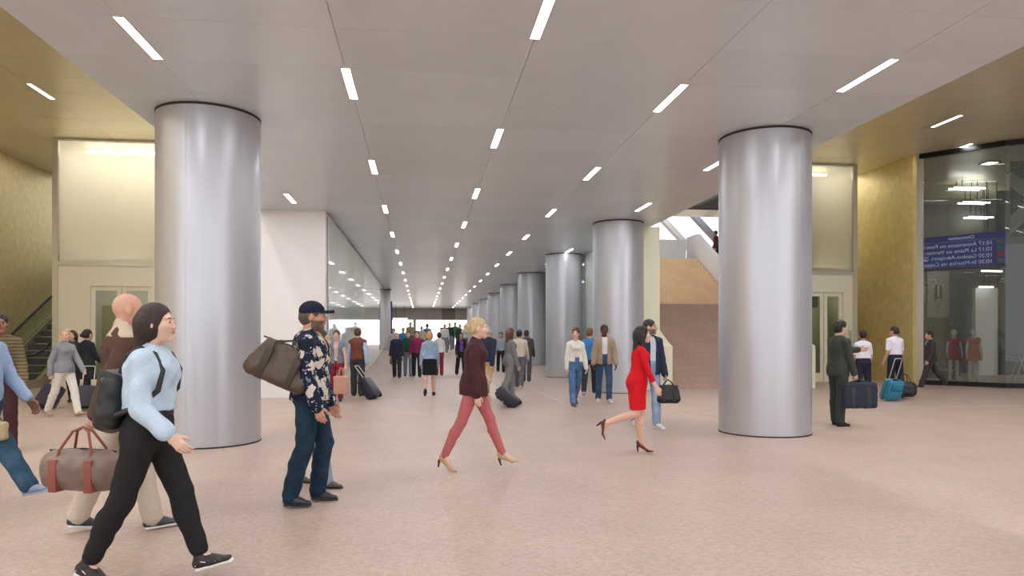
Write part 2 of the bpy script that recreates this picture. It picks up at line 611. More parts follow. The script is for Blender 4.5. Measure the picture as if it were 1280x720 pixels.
# ------------------------------------------------------------------ lifts
def lift(x0, x1, dx0, dx1, yf, label, flip):
    """glass lift tower: frame, frosted upper pane, cream front with two glazed door leaves"""
    t = tag(empty('lift_tower', (x0, yf, 0)), label, 'lift')
    w = x1 - x0
    a, b = dx0 - x0, dx1 - x0
    dep = 2.2
    zt, zd = 3.75, 3.25
    for x in (0, w - .16):
        box('post', x, x + .16, 0, .2, 0, ZS - .01, M_FRAME, t)
    box('front_panel', .16, a - .09, .03, .12, 0, zt - .12, M_CREAM, t)
    box('front_panel', b + .09, w - .16, .03, .12, 0, zt - .12, M_CREAM, t)
    box('header_panel', a - .09, b + .09, .03, .12, zd, zt - .12, M_CREAM, t)
    box('transom', .16, w - .16, 0, .16, zt - .12, zt, M_FRAME, t)
    box('upper_pane', .17, w - .17, .06, .08, zt, ZS - .06, M_FROST, t)
    box('head_rail', .16, w - .16, 0, .16, ZS - .06, ZS - .01, M_FRAME, t)
    fr = box('door_frame', a - .09, a, -.02, .14, 0, zd, M_CREAM, t)
    box('door_frame', b, b + .09, -.02, .14, 0, zd, M_CREAM, t)
    box('door_lintel', a, b, -.02, .14, zd - .22, zd, M_CREAM, t)
    c = (a + b) / 2
    for s0, s1 in ((a, c - .01), (c + .01, b)):
        d = empty('door_leaf', (0, 0, 0), 0, t)
        st = .12
        for q in [(s0, s0 + st, 0.0, zd - .23), (s1 - st, s1, 0.0, zd - .23)]:
            box('stile', q[0], q[1], .04, .1, q[2], q[3], M_CREAM, d)
        box('rail', s0 + st, s1 - st, .04, .1, 0, .3, M_CREAM, d)
        box('rail', s0 + st, s1 - st, .04, .1, zd - .35, zd - .23, M_CREAM, d)
        box('pane', s0 + st, s1 - st, .06, .075, .3, zd - .35, M_GLASS, d)
    box('handrail', a, b, .6, .64, .95, 1.0, M_FRAME, t)
    box('back_wall', 0, w, dep, dep + .08, 0, ZS - .01, M_WHITE, t)
    box('side_wall', 0, .06, .2, dep, 0, ZS - .01, M_WHITE, t)
    box('side_wall', w - .06, w, .2, dep, 0, ZS - .01, M_CREAM_WALL, t)
    car = box('lift_car', a - .1, b + .1, 1.0, 1.9, .1, 2.5, mat('car_panel', (196, 184, 150), .3, .4), t)
    for gx in (w * .42, w * .68):
        box('guide_rail', gx, gx + .12, 1.5, 1.7, 2.6, ZS - .1, mat('rail_steel', (120, 116, 104), .4, .6), t)
    box('shaft_lamp', .5, w - .5, 1.0, 1.15, ZS - .16, ZS - .1, emit_mat('shaft_lamp', (255, 250, 242), 24), t)
    box('shaft_lamp', a, b, .5, .56, zd - .05, zd, emit_mat('car_lamp', (255, 248, 232), 14), t)
    return t


lift(-10.8, -5.2, -9.74, -8.02, 22.3, 'cream framed glass lift tower beside the gold wall with escalator', 1)
lt = lift(12.65, 14.74, 12.86, 14.2, 22.3, 'cream framed glass lift tower between the stairs and the gold wall', -1)
cpl = box('call_panel', 1.78, 1.86, -.03, .03, 1.15, 1.75, M_FRAME, lt)

# ------------------------------------------------------------------ escalator
es = tag(empty('escalator', (-11.45, 21.2, 0)), 'escalator with dark handrails climbing along the gold wall', 'escalator')
L0, SL, LEN = 1.6, 0.56, 8.4


def esc_z(y):
    return 0.0 if y < L0 else (y - L0) * SL


for xb in (0.0, -1.35):
    sk = [(0, 0), (0, .12), (.1, .22), (L0, .24), (L0 + LEN, .24 + LEN * SL), (L0 + LEN, LEN * SL - .5), (L0 + .9, 0)]
    profile('skirt_panel', sk, xb - .06, xb + .06, mat('brushed_skirt', (206, 198, 172), .3, .7), es)
    for k in range(5):
        y0 = .25 + k * 1.95
        y1 = y0 + 1.93
        ys = [y0, min(max(L0, y0), y1), y1]
        pts = [(q, esc_z(q) + .24) for q in ys] + [(q, esc_z(q) + .92) for q in reversed(ys)]
        profile('glass_panel', pts, xb - .01, xb + .01, M_GLASS, es)
    path = [(xb, .25, .3), (xb, .02, .45), (xb, -.02, .65), (xb, .08, .88), (xb, .3, .96), (xb, L0 - .3, .97), (xb, L0 + .3, 1.1), (xb, L0 + LEN, .96 + LEN * SL)]
    tube('handrail', path, .042, M_BLACK, es)
box('landing_plate', -1.3, -.05, -.5, L0 - .4, 0.001, .015, M_FRAME, es)
for k in range(20):
    y0 = L0 - .4 + k * .4
    z1 = max(.02, esc_z(y0 + .3))
    box('step', -1.28, -.07, y0, y0 + .41, z1 - .2 if z1 > .25 else .001, z1, mat('step_metal', (92, 90, 88), .5, .6), es)

# ------------------------------------------------------------------ stairs up to daylight
st = tag(empty('staircase', (6.8, 19.75, 0)), 'broad stone staircase climbing to daylight behind the steel column', 'staircase')
SW, RISE, GO = 5.58, 0.169, 0.30
stepm = {}
for k in range(16):
    y0 = k * GO
    box('step', .4, 4.58, y0, 16 * GO if k > 10 else y0 + 1.6, max(0.0, (k + 1) * RISE - .34), (k + 1) * RISE, M_STEP, st)
ZL = 16 * RISE
box('landing', .03, SW, 16 * GO + .02, 16 * GO + 2.0, ZL - .2, ZL, M_STEP, st)
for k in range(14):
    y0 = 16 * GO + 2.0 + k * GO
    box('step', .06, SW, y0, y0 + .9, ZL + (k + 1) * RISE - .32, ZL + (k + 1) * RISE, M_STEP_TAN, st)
ZT = ZL + 14 * RISE
profile('parapet', [(-.2, 0), (-.2, 1.25), (.1, 1.35), (16 * GO + .2, ZL + 1.0), (16 * GO + 2, ZL + 1.0), (16 * GO + 2, 0)], 0.02, .38, M_CREAM_WALL, st)
profile('parapet', [(-.2, 0), (-.2, 1.25), (.1, 1.35), (16 * GO - .1, ZL + 1.0), (16 * GO - .1, 0)], 4.6, 4.78, M_CREAM_WALL, st)
YT = 19.75 + 16 * GO + 2 + 14 * GO
tag(profile('wall_stair', [(24.7, 0), (24.7, ZL + 1.1), (26.6, ZL + 1.1), (YT, ZT + 1.15), (YT + 1.2, ZT + 1.15), (YT + 1.2, 0)], 12.42, 12.6, M_WHITE), 'white wall along the far side of the staircase', 'wall', kind='structure')
tag(box('wall_stair_left', 6.79, 6.83, 30.5, 34, ZC - 1, ZS, M_WHITE), 'white wall beside the upper flight of stairs', 'wall', kind='structure')
tag(box('floor_upper', 6.8, 16, YT, 46, ZT - .3, ZT, M_FLOOR), 'upper street level floor at the head of the stairs', 'floor', kind='structure')
tag(profile('wall_stair_head', [(YT + 1.2, ZT), (YT + 1.2, ZT + 1.05), (YT + 1.5, ZT + 1.05), (YT + 1.5, ZT)], 6.84, 12.4, M_WHITE), 'white parapet wall at the head of the stairs', 'wall', kind='structure')
# slanted roof beams against the sky
M_BEAM = mat('beam_grey', (150, 150, 158), .4, .5)
for k in range(5):
    bm = bmesh.new()
    xo = 8.2 + k * 1.9
    vs = []
    for dx, z in ((0, 5.6), (.35, 5.6), (-3.6, 9.6), (-3.95, 9.6)):
        vs.append((xo + 2.2 + dx, z))
    a = [bm.verts.new((x, YT + 4.2, z)) for x, z in vs]
    b = [bm.verts.new((x, YT + 4.6, z)) for x, z in vs]
    bm.faces.new(a)
    bm.faces.new(b[::-1])
    for i in range(4):
        bm.faces.new((a[i], b[i], b[(i + 1) % 4], a[(i + 1) % 4]))
    tag(link('roof_beam', bm_mesh(bm, 'roof_beam'), M_BEAM if k % 2 else M_WHITE), 'slanted %s roof beam above the head of the stairs' % ('grey' if k % 2 else 'white'),
        'beam', 'roof beams over the stairs')

# ------------------------------------------------------------------ shop behind glass
GA, GB, GC = (15.9, 20.8), (17.3, 19.0), (21.0, 16.9)
sw = tag(empty('window_1', (0, 0, 0)), 'tall curved shop window on a black plinth beside the gold wall', 'window', kind='structure')
for p, q in ((GA, GB), (GB, GC)):
    slab_between('pane', p, q, .03, .14, ZS - .16, M_SHOPGLASS, sw)
    slab_between('plinth', p, q, .12, 0, .14, M_BLACK, sw)
    slab_between('head_track', p, q, .12, ZS - .16, ZS - .01, M_BLACK, sw)
slab_between('edge_trim', (15.86, 20.86), (15.97, 20.72), .06, 0, ZS - .01, M_FRAME, sw)
M_SHOPWALL = mat('shop_grey_wall', (120, 117, 112), .7, 0, .04)
tag(box('wall_shop_back', 16.0, 30, 27.2, 27.5, 0, ZS, M_SHOPWALL), 'dim grey back wall inside the shop', 'wall', kind='structure')
tag(box('wall_shop_panel', 22.0, 23.0, 25.6, 25.75, 0, 3.5, mat('shop_white_panel', (206, 204, 200), .6)), 'white partition panel inside the shop', 'wall', kind='structure')
tag(box('wall_shop_dark', 23.05, 30, 25.5, 25.7, 0, ZS, mat('shop_dark_wall', (58, 57, 54), .7)), 'dark wall inside the shop behind the trestle table', 'wall', kind='structure')

for k, (x, y) in enumerate([(19.0, 21.5), (21.0, 22.5), (18.6, 24.5), (22.0, 20.0)]):  # fill lights added to brighten the shop interior
    t = tag(empty('fill_downlight', (x, y, ZS)), 'square white downlight on the ceiling inside the shop', 'ceiling light', 'downlights inside the shop')
    box('diffuser', -.2, .2, -.2, .2, -.02, 0, emit_mat('shop_fill_light', (255, 248, 238), 13), t)
    for q in [(-.23, -.2, -.23, .23), (.2, .23, -.23, .23), (-.2, .2, -.23, -.2), (-.2, .2, .2, .23)]:
        box('frame', q[0], q[1], q[2], q[3], -.03, 0, M_BLACK, t)
# ------------------------------------------------------------------ solid modelling on a grid (for bodies, clothes, soft bags)
def V3(*a):
    return np.array(a, dtype=float)


def unit(v):
    return v / (np.linalg.norm(v) + 1e-12)


class Field:
    """signed distance on a regular grid; shapes are blended in and the surface is drawn out as quads"""

    def __init__(self, lo, hi, h):
        self.h = h
        self.lo = np.array(lo, float) - 3 * h
        n = np.ceil((np.array(hi, float) + 3 * h - self.lo) / h).astype(int) + 1
        self.n = n
        self.ax = [self.lo[i] + h * np.arange(n[i]) for i in range(3)]
        self.v = np.full(n, 0.2, dtype=np.float32)

    def sub(self, lo, hi):
        s = []
        for i in range(3):
            a = int(np.searchsorted(self.ax[i], lo[i]))
            b = int(np.searchsorted(self.ax[i], hi[i]))
            s.append(slice(max(a - 1, 0), min(b + 1, self.n[i])))
        X = self.ax[0][s[0]][:, None, None]
        Y = self.ax[1][s[1]][None, :, None]
        Z = self.ax[2][s[2]][None, None, :]
        return tuple(s), X, Y, Z

    def mix(self, s, d, k, op):
        a = self.v[s]
        if op == 'u':
            if k > 0:
                hh = np.maximum(k - np.abs(a - d), 0) / k
                self.v[s] = np.minimum(a, d) - hh * hh * k * .25
            else:
                self.v[s] = np.minimum(a, d)
        else:
            d = -d
            if k > 0:
                hh = np.maximum(k - np.abs(a - d), 0) / k
                self.v[s] = np.maximum(a, d) + hh * hh * k * .25
            else:
                self.v[s] = np.maximum(a, d)

    def cone(self, a, b, ra, rb, fa=1.0, fb=None, side=(1, 0, 0), k=.02, op='u', g=0.0):
        fb = fa if fb is None else fb
        a, b = np.array(a, float), np.array(b, float)
        rxa, rya, rxb, ryb = ra + g, ra * fa + g, rb + g, rb * fb + g
        L = np.linalg.norm(b - a) + 1e-9
        n = (b - a) / L
        sd = np.array(side, float)
        sd = sd - n * sd.dot(n)
        if np.linalg.norm(sd) < 1e-4:
            sd = np.cross(n, (0, 1, 0))
        sd = unit(sd)
        w = np.cross(n, sd)
        m = max(rxa, rya, rxb, ryb) + k + 2.5 * self.h
        s, X, Y, Z = self.sub(np.minimum(a, b) - m, np.maximum(a, b) + m)
        px, py, pz = X - a[0], Y - a[1], Z - a[2]
        t = px * n[0] + py * n[1] + pz * n[2]
        q = px * sd[0] + py * sd[1] + pz * sd[2]
        r = px * w[0] + py * w[1] + pz * w[2]
        tc = np.clip(t / L, 0, 1)
        e = t - tc * L
        rx = rxa + (rxb - rxa) * tc
        ry = rya + (ryb - rya) * tc
        mn = np.minimum(rx, ry)
        d = (np.sqrt((q / rx) ** 2 + (r / ry) ** 2 + (e / mn) ** 2) - 1) * mn
        self.mix(s, d.astype(np.float32), k, op)

    def ell(self, c, r, k=.02, op='u', g=0.0, R=None):
        c, r = np.array(c, float), np.array(r, float) + g
        m = r.max() + k + 2.5 * self.h
        s, X, Y, Z = self.sub(c - m, c + m)
        p = (X - c[0], Y - c[1], Z - c[2])
        if R is not None:
            p = tuple(p[0] * R[0][i] + p[1] * R[1][i] + p[2] * R[2][i] for i in range(3))
        d = (np.sqrt((p[0] / r[0]) ** 2 + (p[1] / r[1]) ** 2 + (p[2] / r[2]) ** 2) - 1) * r.min()
        self.mix(s, d.astype(np.float32), k, op)

    def rbox(self, c, half, rr, k=0.0, op='u', R=None):
        c, b = np.array(c, float), np.array(half, float) - rr
        m = np.linalg.norm(half) + k + 2.5 * self.h
        s, X, Y, Z = self.sub(c - m, c + m)
        p = (X - c[0], Y - c[1], Z - c[2])
        if R is not None:
            p = tuple(p[0] * R[0][i] + p[1] * R[1][i] + p[2] * R[2][i] for i in range(3))
        q = [np.abs(p[i]) - b[i] for i in range(3)]
        d = np.sqrt(sum(np.maximum(x, 0) ** 2 for x in q)) + np.minimum(np.maximum(np.maximum(q[0], q[1]), q[2]), 0) - rr
        self.mix(s, d.astype(np.float32), k, op)

    def cut(self, p, n, k=0.0):
        """keep the side that n points to"""
        X, Y, Z = self.ax[0][:, None, None], self.ax[1][None, :, None], self.ax[2][None, None, :]
        n = unit(np.array(n, float))
        d = -((X - p[0]) * n[0] + (Y - p[1]) * n[1] + (Z - p[2]) * n[2])
        self.v = np.maximum(self.v, d.astype(np.float32))

    def wrinkle(self, amp, sc=1.0, ph=0.0):
        X, Y, Z = self.ax[0][:, None, None], self.ax[1][None, :, None], self.ax[2][None, None, :]
        w = np.sin((31 * X + 23 * Z) * sc + ph + 2.2 * np.sin(13 * Y * sc + 9 * Z * sc + ph)) * np.sin((27 * Z - 19 * Y) * sc + 1.7 * ph + 1.8 * np.sin(17 * X * sc - ph))
        w2 = np.sin((52 * Z + 34 * Y - 21 * X) * sc + 2.3 * np.sin(21 * X * sc + 11 * Y * sc + 2 * ph))
        self.v += (amp * (w + .5 * w2)).astype(np.float32)

    def surface(self):
        v, h = self.v, self.h
        s = v < 0
        c = np.zeros(np.array(s.shape) - 1, dtype=np.int8)
        for i in (0, 1):
            for j in (0, 1):
                for k in (0, 1):
                    c += s[i:s.shape[0] - 1 + i, j:s.shape[1] - 1 + j, k:s.shape[2] - 1 + k]
        act = (c > 0) & (c < 8)
        I = np.argwhere(act)
        if len(I) == 0:
            return np.zeros((0, 3)), np.zeros((0, 4), int)
        idx = np.full(c.shape, -1, dtype=np.int64)
        idx[act] = np.arange(len(I))
        acc = np.zeros((len(I), 3))
        cnt = np.zeros(len(I))
        corners = [(i, j, k) for i in (0, 1) for j in (0, 1) for k in (0, 1)]
        val = {q: v[I[:, 0] + q[0], I[:, 1] + q[1], I[:, 2] + q[2]].astype(float) for q in corners}
        for a in corners:
            for ax in range(3):
                if a[ax] == 0:
                    b = list(a)
                    b[ax] = 1
                    b = tuple(b)
                    va, vb = val[a], val[b]
                    m = (va < 0) != (vb < 0)
                    t = np.where(m, va / np.where(np.abs(va - vb) < 1e-9, 1, va - vb), 0)
                    p = np.array(a, float)[None, :] + np.eye(3)[ax][None, :] * t[:, None]
                    acc[m] += p[m]
                    cnt[m] += 1
        P = (I + acc / cnt[:, None]) * h + self.lo
        quads = []
        for ax in range(3):
            o1, o2 = (ax + 1) % 3, (ax + 2) % 3
            sa = np.take(s, range(0, s.shape[ax] - 1), axis=ax)
            sb = np.take(s, range(1, s.shape[ax]), axis=ax)
            ed = np.argwhere(sa != sb)
            ed = ed[(ed[:, o1] > 0) & (ed[:, o2] > 0) & (ed[:, o1] < s.shape[o1] - 1) & (ed[:, o2] < s.shape[o2] - 1)]
            if len(ed) == 0:
                continue
            inside = sa[ed[:, 0], ed[:, 1], ed[:, 2]]
            q = []
            for d1, d2 in ((-1, -1), (0, -1), (0, 0), (-1, 0)):
                e = ed.copy()
                e[:, o1] += d1
                e[:, o2] += d2
                q.append(idx[e[:, 0], e[:, 1], e[:, 2]])
            q = np.stack(q, 1)
            q[~inside] = q[~inside][:, ::-1]
            quads.append(q)
        Q = np.concatenate(quads)
        return P, Q


def np_mesh(name, P, Q, mats, mi=None):
    me = bpy.data.meshes.new(name)
    me.from_pydata(P.tolist(), [], Q.tolist())
    me.polygons.foreach_set('use_smooth', np.ones(len(me.polygons), dtype=bool))
    for m in mats:
        me.materials.append(m)
    if mi is not None:
        me.polygons.foreach_set('material_index', mi.astype(np.int32))
    me.update()
    return me


def place(P, Q, R, t):
    """rows of R are the local axes in the outer frame"""
    R = np.array(R)
    W = P @ R + t
    if np.linalg.det(R) < 0:
        Q = Q[:, ::-1]
    return W, Q


def rot_frame(fwd_yaw=0.0, pitch=0.0, roll=0.0):
    cy, sy, cp, sp, cr, sr = math.cos(fwd_yaw), math.sin(fwd_yaw), math.cos(pitch), math.sin(pitch), math.cos(roll), math.sin(roll)
    x, y, z = V3(1, 0, 0), V3(0, cp, sp), V3(0, -sp, cp)
    x, z = x * cr + z * sr, z * cr - x * sr
    Rz = np.array([[cy, -sy, 0], [sy, cy, 0], [0, 0, 1]])
    return np.array([Rz @ x, Rz @ y, Rz @ z])


# ------------------------------------------------------------------ fabrics
def fabric(color, pattern=None, color2=None, rough=0.85, sheen=True):
    key = 'cloth_%d_%d_%d' % tuple(color) + (('_' + pattern) if pattern else '')
    if key in MATS:
        return MATS[key]
    if pattern == 'leather':
        return mat(key, color, 0.42, 0, .06, 12, bump=.12, bscale=60)
    m = mat(key, color, rough, 0, .06, 45, bump=.18, bscale=160, spec=.25)
    if pattern is None:
        return m
    nt = m.node_tree
    b = nt.nodes['Principled BSDF']
    old = b.inputs['Base Color'].links[0].from_socket
    tc = [n for n in nt.nodes if n.type == 'TEX_COORD'][0]
    mx = nt.nodes.new('ShaderNodeMix')
    mx.data_type = 'RGBA'
    nt.links.new(old, mx.inputs[6])
    c2 = lin(color2 or (240, 240, 240))
    mx.inputs[7].default_value = c2
    if pattern in ('stripe', 'plaid'):
        sp = nt.nodes.new('ShaderNodeSeparateXYZ')
        nt.links.new(tc.outputs['Object'], sp.inputs[0])

        def bands(sock, freq, th):
            a = nt.nodes.new('ShaderNodeMath'); a.operation = 'MULTIPLY'; a.inputs[1].default_value = freq
            nt.links.new(sock, a.inputs[0])
            f = nt.nodes.new('ShaderNodeMath'); f.operation = 'FRACT'
            nt.links.new(a.outputs[0], f.inputs[0])
            g = nt.nodes.new('ShaderNodeMath'); g.operation = 'LESS_THAN'; g.inputs[1].default_value = th
            nt.links.new(f.outputs[0], g.inputs[0])
            return g.outputs[0]
        if pattern == 'stripe':
            nt.links.new(bands(sp.outputs[2], 22, .42), mx.inputs[0])
        else:
            o = nt.nodes.new('ShaderNodeMath'); o.operation = 'MULTIPLY_ADD'
            o.inputs[1].default_value = .35
            nt.links.new(bands(sp.outputs[2], 13, .5), o.inputs[0])
            p2 = nt.nodes.new('ShaderNodeMath'); p2.operation = 'MULTIPLY'; p2.inputs[1].default_value = .35
            nt.links.new(bands(sp.outputs[0], 13, .5), p2.inputs[0])
            nt.links.new(p2.outputs[0], o.inputs[2])
            nt.links.new(o.outputs[0], mx.inputs[0])
    elif pattern == 'floral':
        # petalled blossoms scattered on the cloth, with smaller bluish leaves between
        vo = nt.nodes.new('ShaderNodeTexVoronoi'); vo.inputs['Scale'].default_value = 10.5
        nz = nt.nodes.new('ShaderNodeTexNoise'); nz.inputs['Scale'].default_value = 30
        nt.links.new(tc.outputs['Object'], nz.inputs['Vector'])
        add = nt.nodes.new('ShaderNodeVectorMath'); add.operation = 'MULTIPLY_ADD'
        add.inputs[1].default_value = (.09, .09, .09)
        nt.links.new(nz.outputs['Color'], add.inputs[0])
        nt.links.new(tc.outputs['Object'], add.inputs[2])
        nt.links.new(add.outputs[0], vo.inputs['Vector'])
        lt = nt.nodes.new('ShaderNodeMath'); lt.operation = 'LESS_THAN'; lt.inputs[1].default_value = .40
        nt.links.new(vo.outputs['Distance'], lt.inputs[0])
        v2 = nt.nodes.new('ShaderNodeTexVoronoi'); v2.inputs['Scale'].default_value = 17
        nt.links.new(add.outputs[0], v2.inputs['Vector'])
        l2 = nt.nodes.new('ShaderNodeMath'); l2.operation = 'LESS_THAN'; l2.inputs[1].default_value = .26
        nt.links.new(v2.outputs['Distance'], l2.inputs[0])
        m0 = nt.nodes.new('ShaderNodeMix'); m0.data_type = 'RGBA'
        nt.links.new(l2.outputs[0], m0.inputs[0])
        nt.links.new(old, m0.inputs[6])
        m0.inputs[7].default_value = lin((110, 124, 146))
        nt.links.new(m0.outputs[2], mx.inputs[6])
        nt.links.new(lt.outputs[0], mx.inputs[0])
    elif pattern == 'denim':
        nz = nt.nodes.new('ShaderNodeTexNoise'); nz.inputs['Scale'].default_value = 7
        nt.links.new(tc.outputs['Object'], nz.inputs['Vector'])
        r = nt.nodes.new('ShaderNodeMapRange')
        r.inputs[1].default_value, r.inputs[2].default_value = .45, .75
        nt.links.new(nz.outputs['Fac'], r.inputs[0])
        nt.links.new(r.outputs[0], mx.inputs[0])
    nt.links.new(mx.outputs[2], b.inputs['Base Color'])
    return m


def skin(c):
    key = 'skin_%d_%d_%d' % tuple(c)
    if key not in MATS:
        m = mat(key, c, .5, 0, .05, 20, spec=.35)
        m.node_tree.nodes['Principled BSDF'].inputs['Subsurface Weight'].default_value = 0.0
    return MATS[key]


def hairmat(c):
    return mat('hair_%d_%d_%d' % tuple(c), c, .45, 0, .25, 60, bump=.5, bscale=120, stretch=(1, 1, .15), spec=.4)


M_EYE = mat('eye_dark', (40, 28, 24), .2)
M_SOLE_WHITE = mat('sole_white', (226, 224, 218), .6)

CACHE = {}
HV = {0: .0045, 1: .008, 2: .013}


def head_shape(sex, lod):
    key = ('head', sex, lod)
    if key in CACHE:
        return CACHE[key]
    f = Field((-.1, -.13, -.2), (.1, .14, .13), HV[lod])
    m = sex == 'm'
    f.ell((0, -.012, .026), (.074, .093, .092), 0)
    f.ell((0, .022, -.045), (.057 if m else .053, .066, .064), .03)
    f.cone((0, .045, -.03), (0, .068, -.088), .05, .026 if m else .021, .8, .8, k=.02)
    if lod < 2:
        f.ell((0, .074, .03), (.05, .018, .013), .012)
        for s in (-1, 1):
            f.ell((s * .036, .06, -.022), (.027, .026, .026), .02)
            f.ell((s * .031, .1, .006), (.016, .016, .011), .01, 's')
            f.ell((s * .031, .079, .006), (.014, .011, .011), .003)
        f.ell((0, .091, -.052), (.023, .011, .010), .008)
        f.ell((0, .094, -.0535), (.02, .006, .0022), .003, 's')
        f.ell((0, .078, -.09), (.017, .012, .014), .01)
    f.cone((0, .086, .018), (0, .109 if m else .105, -.022), .008, .0125 if m else .0105, k=.008)
    for s in (-1, 1):
        f.ell((s * .012, .098, -.026), (.009, .011, .008), .006)
        f.ell((s * .078, -.006, -.006), (.009, .021, .033), .008)
    nr = .054 if m else .045
    f.cone((0, -.018, -.05), (0, -.04, -.19), nr, nr + .008, k=.02)
    CACHE[key] = f.surface()
    return CACHE[key]


def hair_shape(style, lod):
    key = ('hair', style, lod)
    if key in CACHE:
        return CACHE[key]
    f = Field((-.14, -.21, -.42), (.14, .14, .16), max(HV[lod], .006))
    if style in ('cap_hat', 'cap_brim'):
        if style == 'cap_hat':
            f.ell((0, -.014, .045), (.09, .106, .088), 0)
            f.cut((0, 0, .03), (0, -.12, 1))
        else:
            f.ell((0, .118, .04), (.072, .085, .02), 0, R=rot_frame(0, rad(-8)))
            f.ell((0, .112, .026), (.07, .085, .02), 0, 's', R=rot_frame(0, rad(-8)))
            f.cut((0, .055, 0), (0, 1, 0))
        CACHE[key] = f.surface()
        return CACHE[key]
    f.ell((0, -.018, .034), (.083, .1, .095), 0)
    if style in ('long', 'bob', 'mid'):
        f.ell((0, -.035, -.015), (.09, .09, .10), .03)
    else:
        f.ell((0, -.035, -.01), (.079, .082, .075), .02)
    if style == 'long':
        f.cone((0, -.07, .0), (0, -.1, -.30), .088, .075, .55, .45, k=.04)
        for s in (-1, 1):
            f.cone((s * .07, .0, -.02), (s * .075, -.02, -.24), .032, .025, k=.03)
    if style == 'mid':
        f.cone((0, -.065, .0), (0, -.085, -.17), .09, .085, .6, .5, k=.04)
    if style == 'bun':
        f.ell((0, -.118, .02), (.045, .04, .045), .015)
    if style == 'pony':
        f.cone((0, -.11, .04), (0, -.135, -.02), .03, .038, k=.02)
        f.cone((0, -.135, -.02), (0, -.125, -.19), .038, .016, k=.03)
    if style == 'messy':
        f.ell((0, -.11, .03), (.05, .045, .05), .02)
        f.ell((0, -.03, .09), (.075, .08, .06), .02)
    if style == 'thick':
        f.ell((0, 0, .075), (.076, .088, .065), .03)
    # clear the face and the ears
    f.ell((0, .115, -.045), (.085 if style != 'bob' else .078, .096 if style in ('mid', 'long') else .088, .12), .015, 's')
    f.ell((0, .138, .015), (.07, .072, .066), .015, 's')
    if style in ('short', 'thick', 'balding', 'bun', 'pony', 'messy', 'crop'):
        for s in (-1, 1):
            f.ell((s * .085, .02, -.045), (.03, .05, .06), .01, 's')
        f.cut((0, -.1, -.07), (0, .5, 1))
    if style == 'balding':
        f.ell((0, .02, .12), (.085, .1, .1), .02, 's')
    f.wrinkle(.0009 if style in ('bun', 'pony', 'long', 'mid', 'crop') else .002, 2.2)
    CACHE[key] = f.surface()
    return CACHE[key]


def hand_shape(pose, lod):
    key = ('hand', pose, lod)
    if key in CACHE:
        return CACHE[key]
    f = Field((-.06, -.05, -.04), (.09, .1, .21), {0: .0042, 1: .0065, 2: .011}[lod])
    f.cone((0, 0, -.03), (0, 0, .012), .026, .027, .8, .62, k=.01)
    f.cone((0, 0, .012), (0, .002, .082), .032, .04, .48, .36, k=.015)
    c1, c2 = {'relaxed': (22, 28), 'grip': (78, 88), 'open': (8, 12), 'point': (15, 20)}[pose]
    for i, (x, ln, z) in enumerate(((.029, .066, .088), (.0095, .076, .093), (-.0105, .070, .090), (-.029, .054, .083))):
        a1, a2 = rad(c1 + i * 3), rad(c1 + c2 + i * 4)
        a3 = a2 + rad(c2 * .55)
        p = V3(x, .003, z)
        q = p + V3(x * .12, math.sin(a1), math.cos(a1)) * ln * .48
        r = q + V3(0, math.sin(a2), math.cos(a2)) * ln * .34
        t = r + V3(0, math.sin(a3), math.cos(a3)) * ln * .24
        f.cone(p, q, .0105, .0092, k=.004)
        f.cone(q, r, .0092, .0083, k=.002)
        f.cone(r, t, .0083, .007, k=.002)
    p, q = V3(.026, .006, .022), V3(.054, .022, .055)
    r = V3(.056, .04, .085) if pose != 'grip' else V3(.03, .055, .075)
    f.cone(p, q, .016, .0115, k=.01)
    f.cone(q, r, .0115, .0085, k=.003)
    CACHE[key] = f.surface()
    return CACHE[key]


ANKLE = {'flat': .088, 'heel': .16}


def shoe_shape(kind, part, lod):
    key = ('shoe', kind, part, lod)
    if key in CACHE:
        return CACHE[key]
    h = {0: .005, 1: .009, 2: .014}[lod]
    if kind == 'heel':
        f = Field((-.05, -.08, -.17), (.05, .2, .06), h)
        if part == 'upper':
            f.cone((0, -.03, -.055), (0, .03, -.085), .03, .031, .8, .7, k=.0)
            f.cone((0, .03, -.085), (0, .1, -.137), .032, .037, .6, .45, k=.02)
            f.cone((0, .1, -.137), (0, .185, -.15), .037, .012, .45, .5, k=.01)
            f.cone((0, -.028, -.02), (0, -.02, -.04), .036, .034, k=.01)
            f.ell((0, .04, -.02), (.03, .05, .04), .01, 's')
        else:
            f.cone((0, -.045, -.07), (0, -.038, -.155), .018, .008, k=0)
        f.cut((0, 0, -.16), (0, 0, 1))
    else:
        f = Field((-.06, -.09, -.1), (.06, .23, .1), h)
        if part == 'upper':
            f.cone((0, -.032, -.045), (0, .05, -.048), .036, .038, .95, .9, k=0)
            f.cone((0, .05, -.05), (0, .155, -.062), .042, .04 if kind != 'dress' else .032, .75, .5, k=.03)
            f.cone((0, -.012, -.035), (0, -.008, .0 if kind != 'boot' else .06), .043, .04 if kind != 'boot' else .05, k=.02)
            f.cone((0, .0, -.01), (0, .09, -.045), .032, .034, .8, .6, k=.02)
            f.cut((0, 0, -.07), (0, 0, 1))
        else:
            f.cone((0, -.036, -.078), (0, .05, -.078), .039, .036, .5, .5, k=0)
            f.cone((0, .05, -.078), (0, .165, -.078), .036, .04 if kind != 'dress' else .03, .5, .45, k=.01)
            f.cut((0, 0, -.088), (0, 0, 1))
            f.cut((0, 0, -.064), (0, 0, -1))
    CACHE[key] = f.surface()
    return CACHE[key]


# ------------------------------------------------------------------ people
PEOPLE = []
TORSO = {'m': [(-.03, .150, .118), (.06, .148, .115), (.17, .138, .108), (.30, .150, .115), (.385, .156, .110), (.45, .115, .072)],
         'f': [(-.04, .162, .118), (.05, .150, .112), (.18, .116, .09), (.30, .124, .095), (.375, .130, .093), (.435, .09, .06)]}


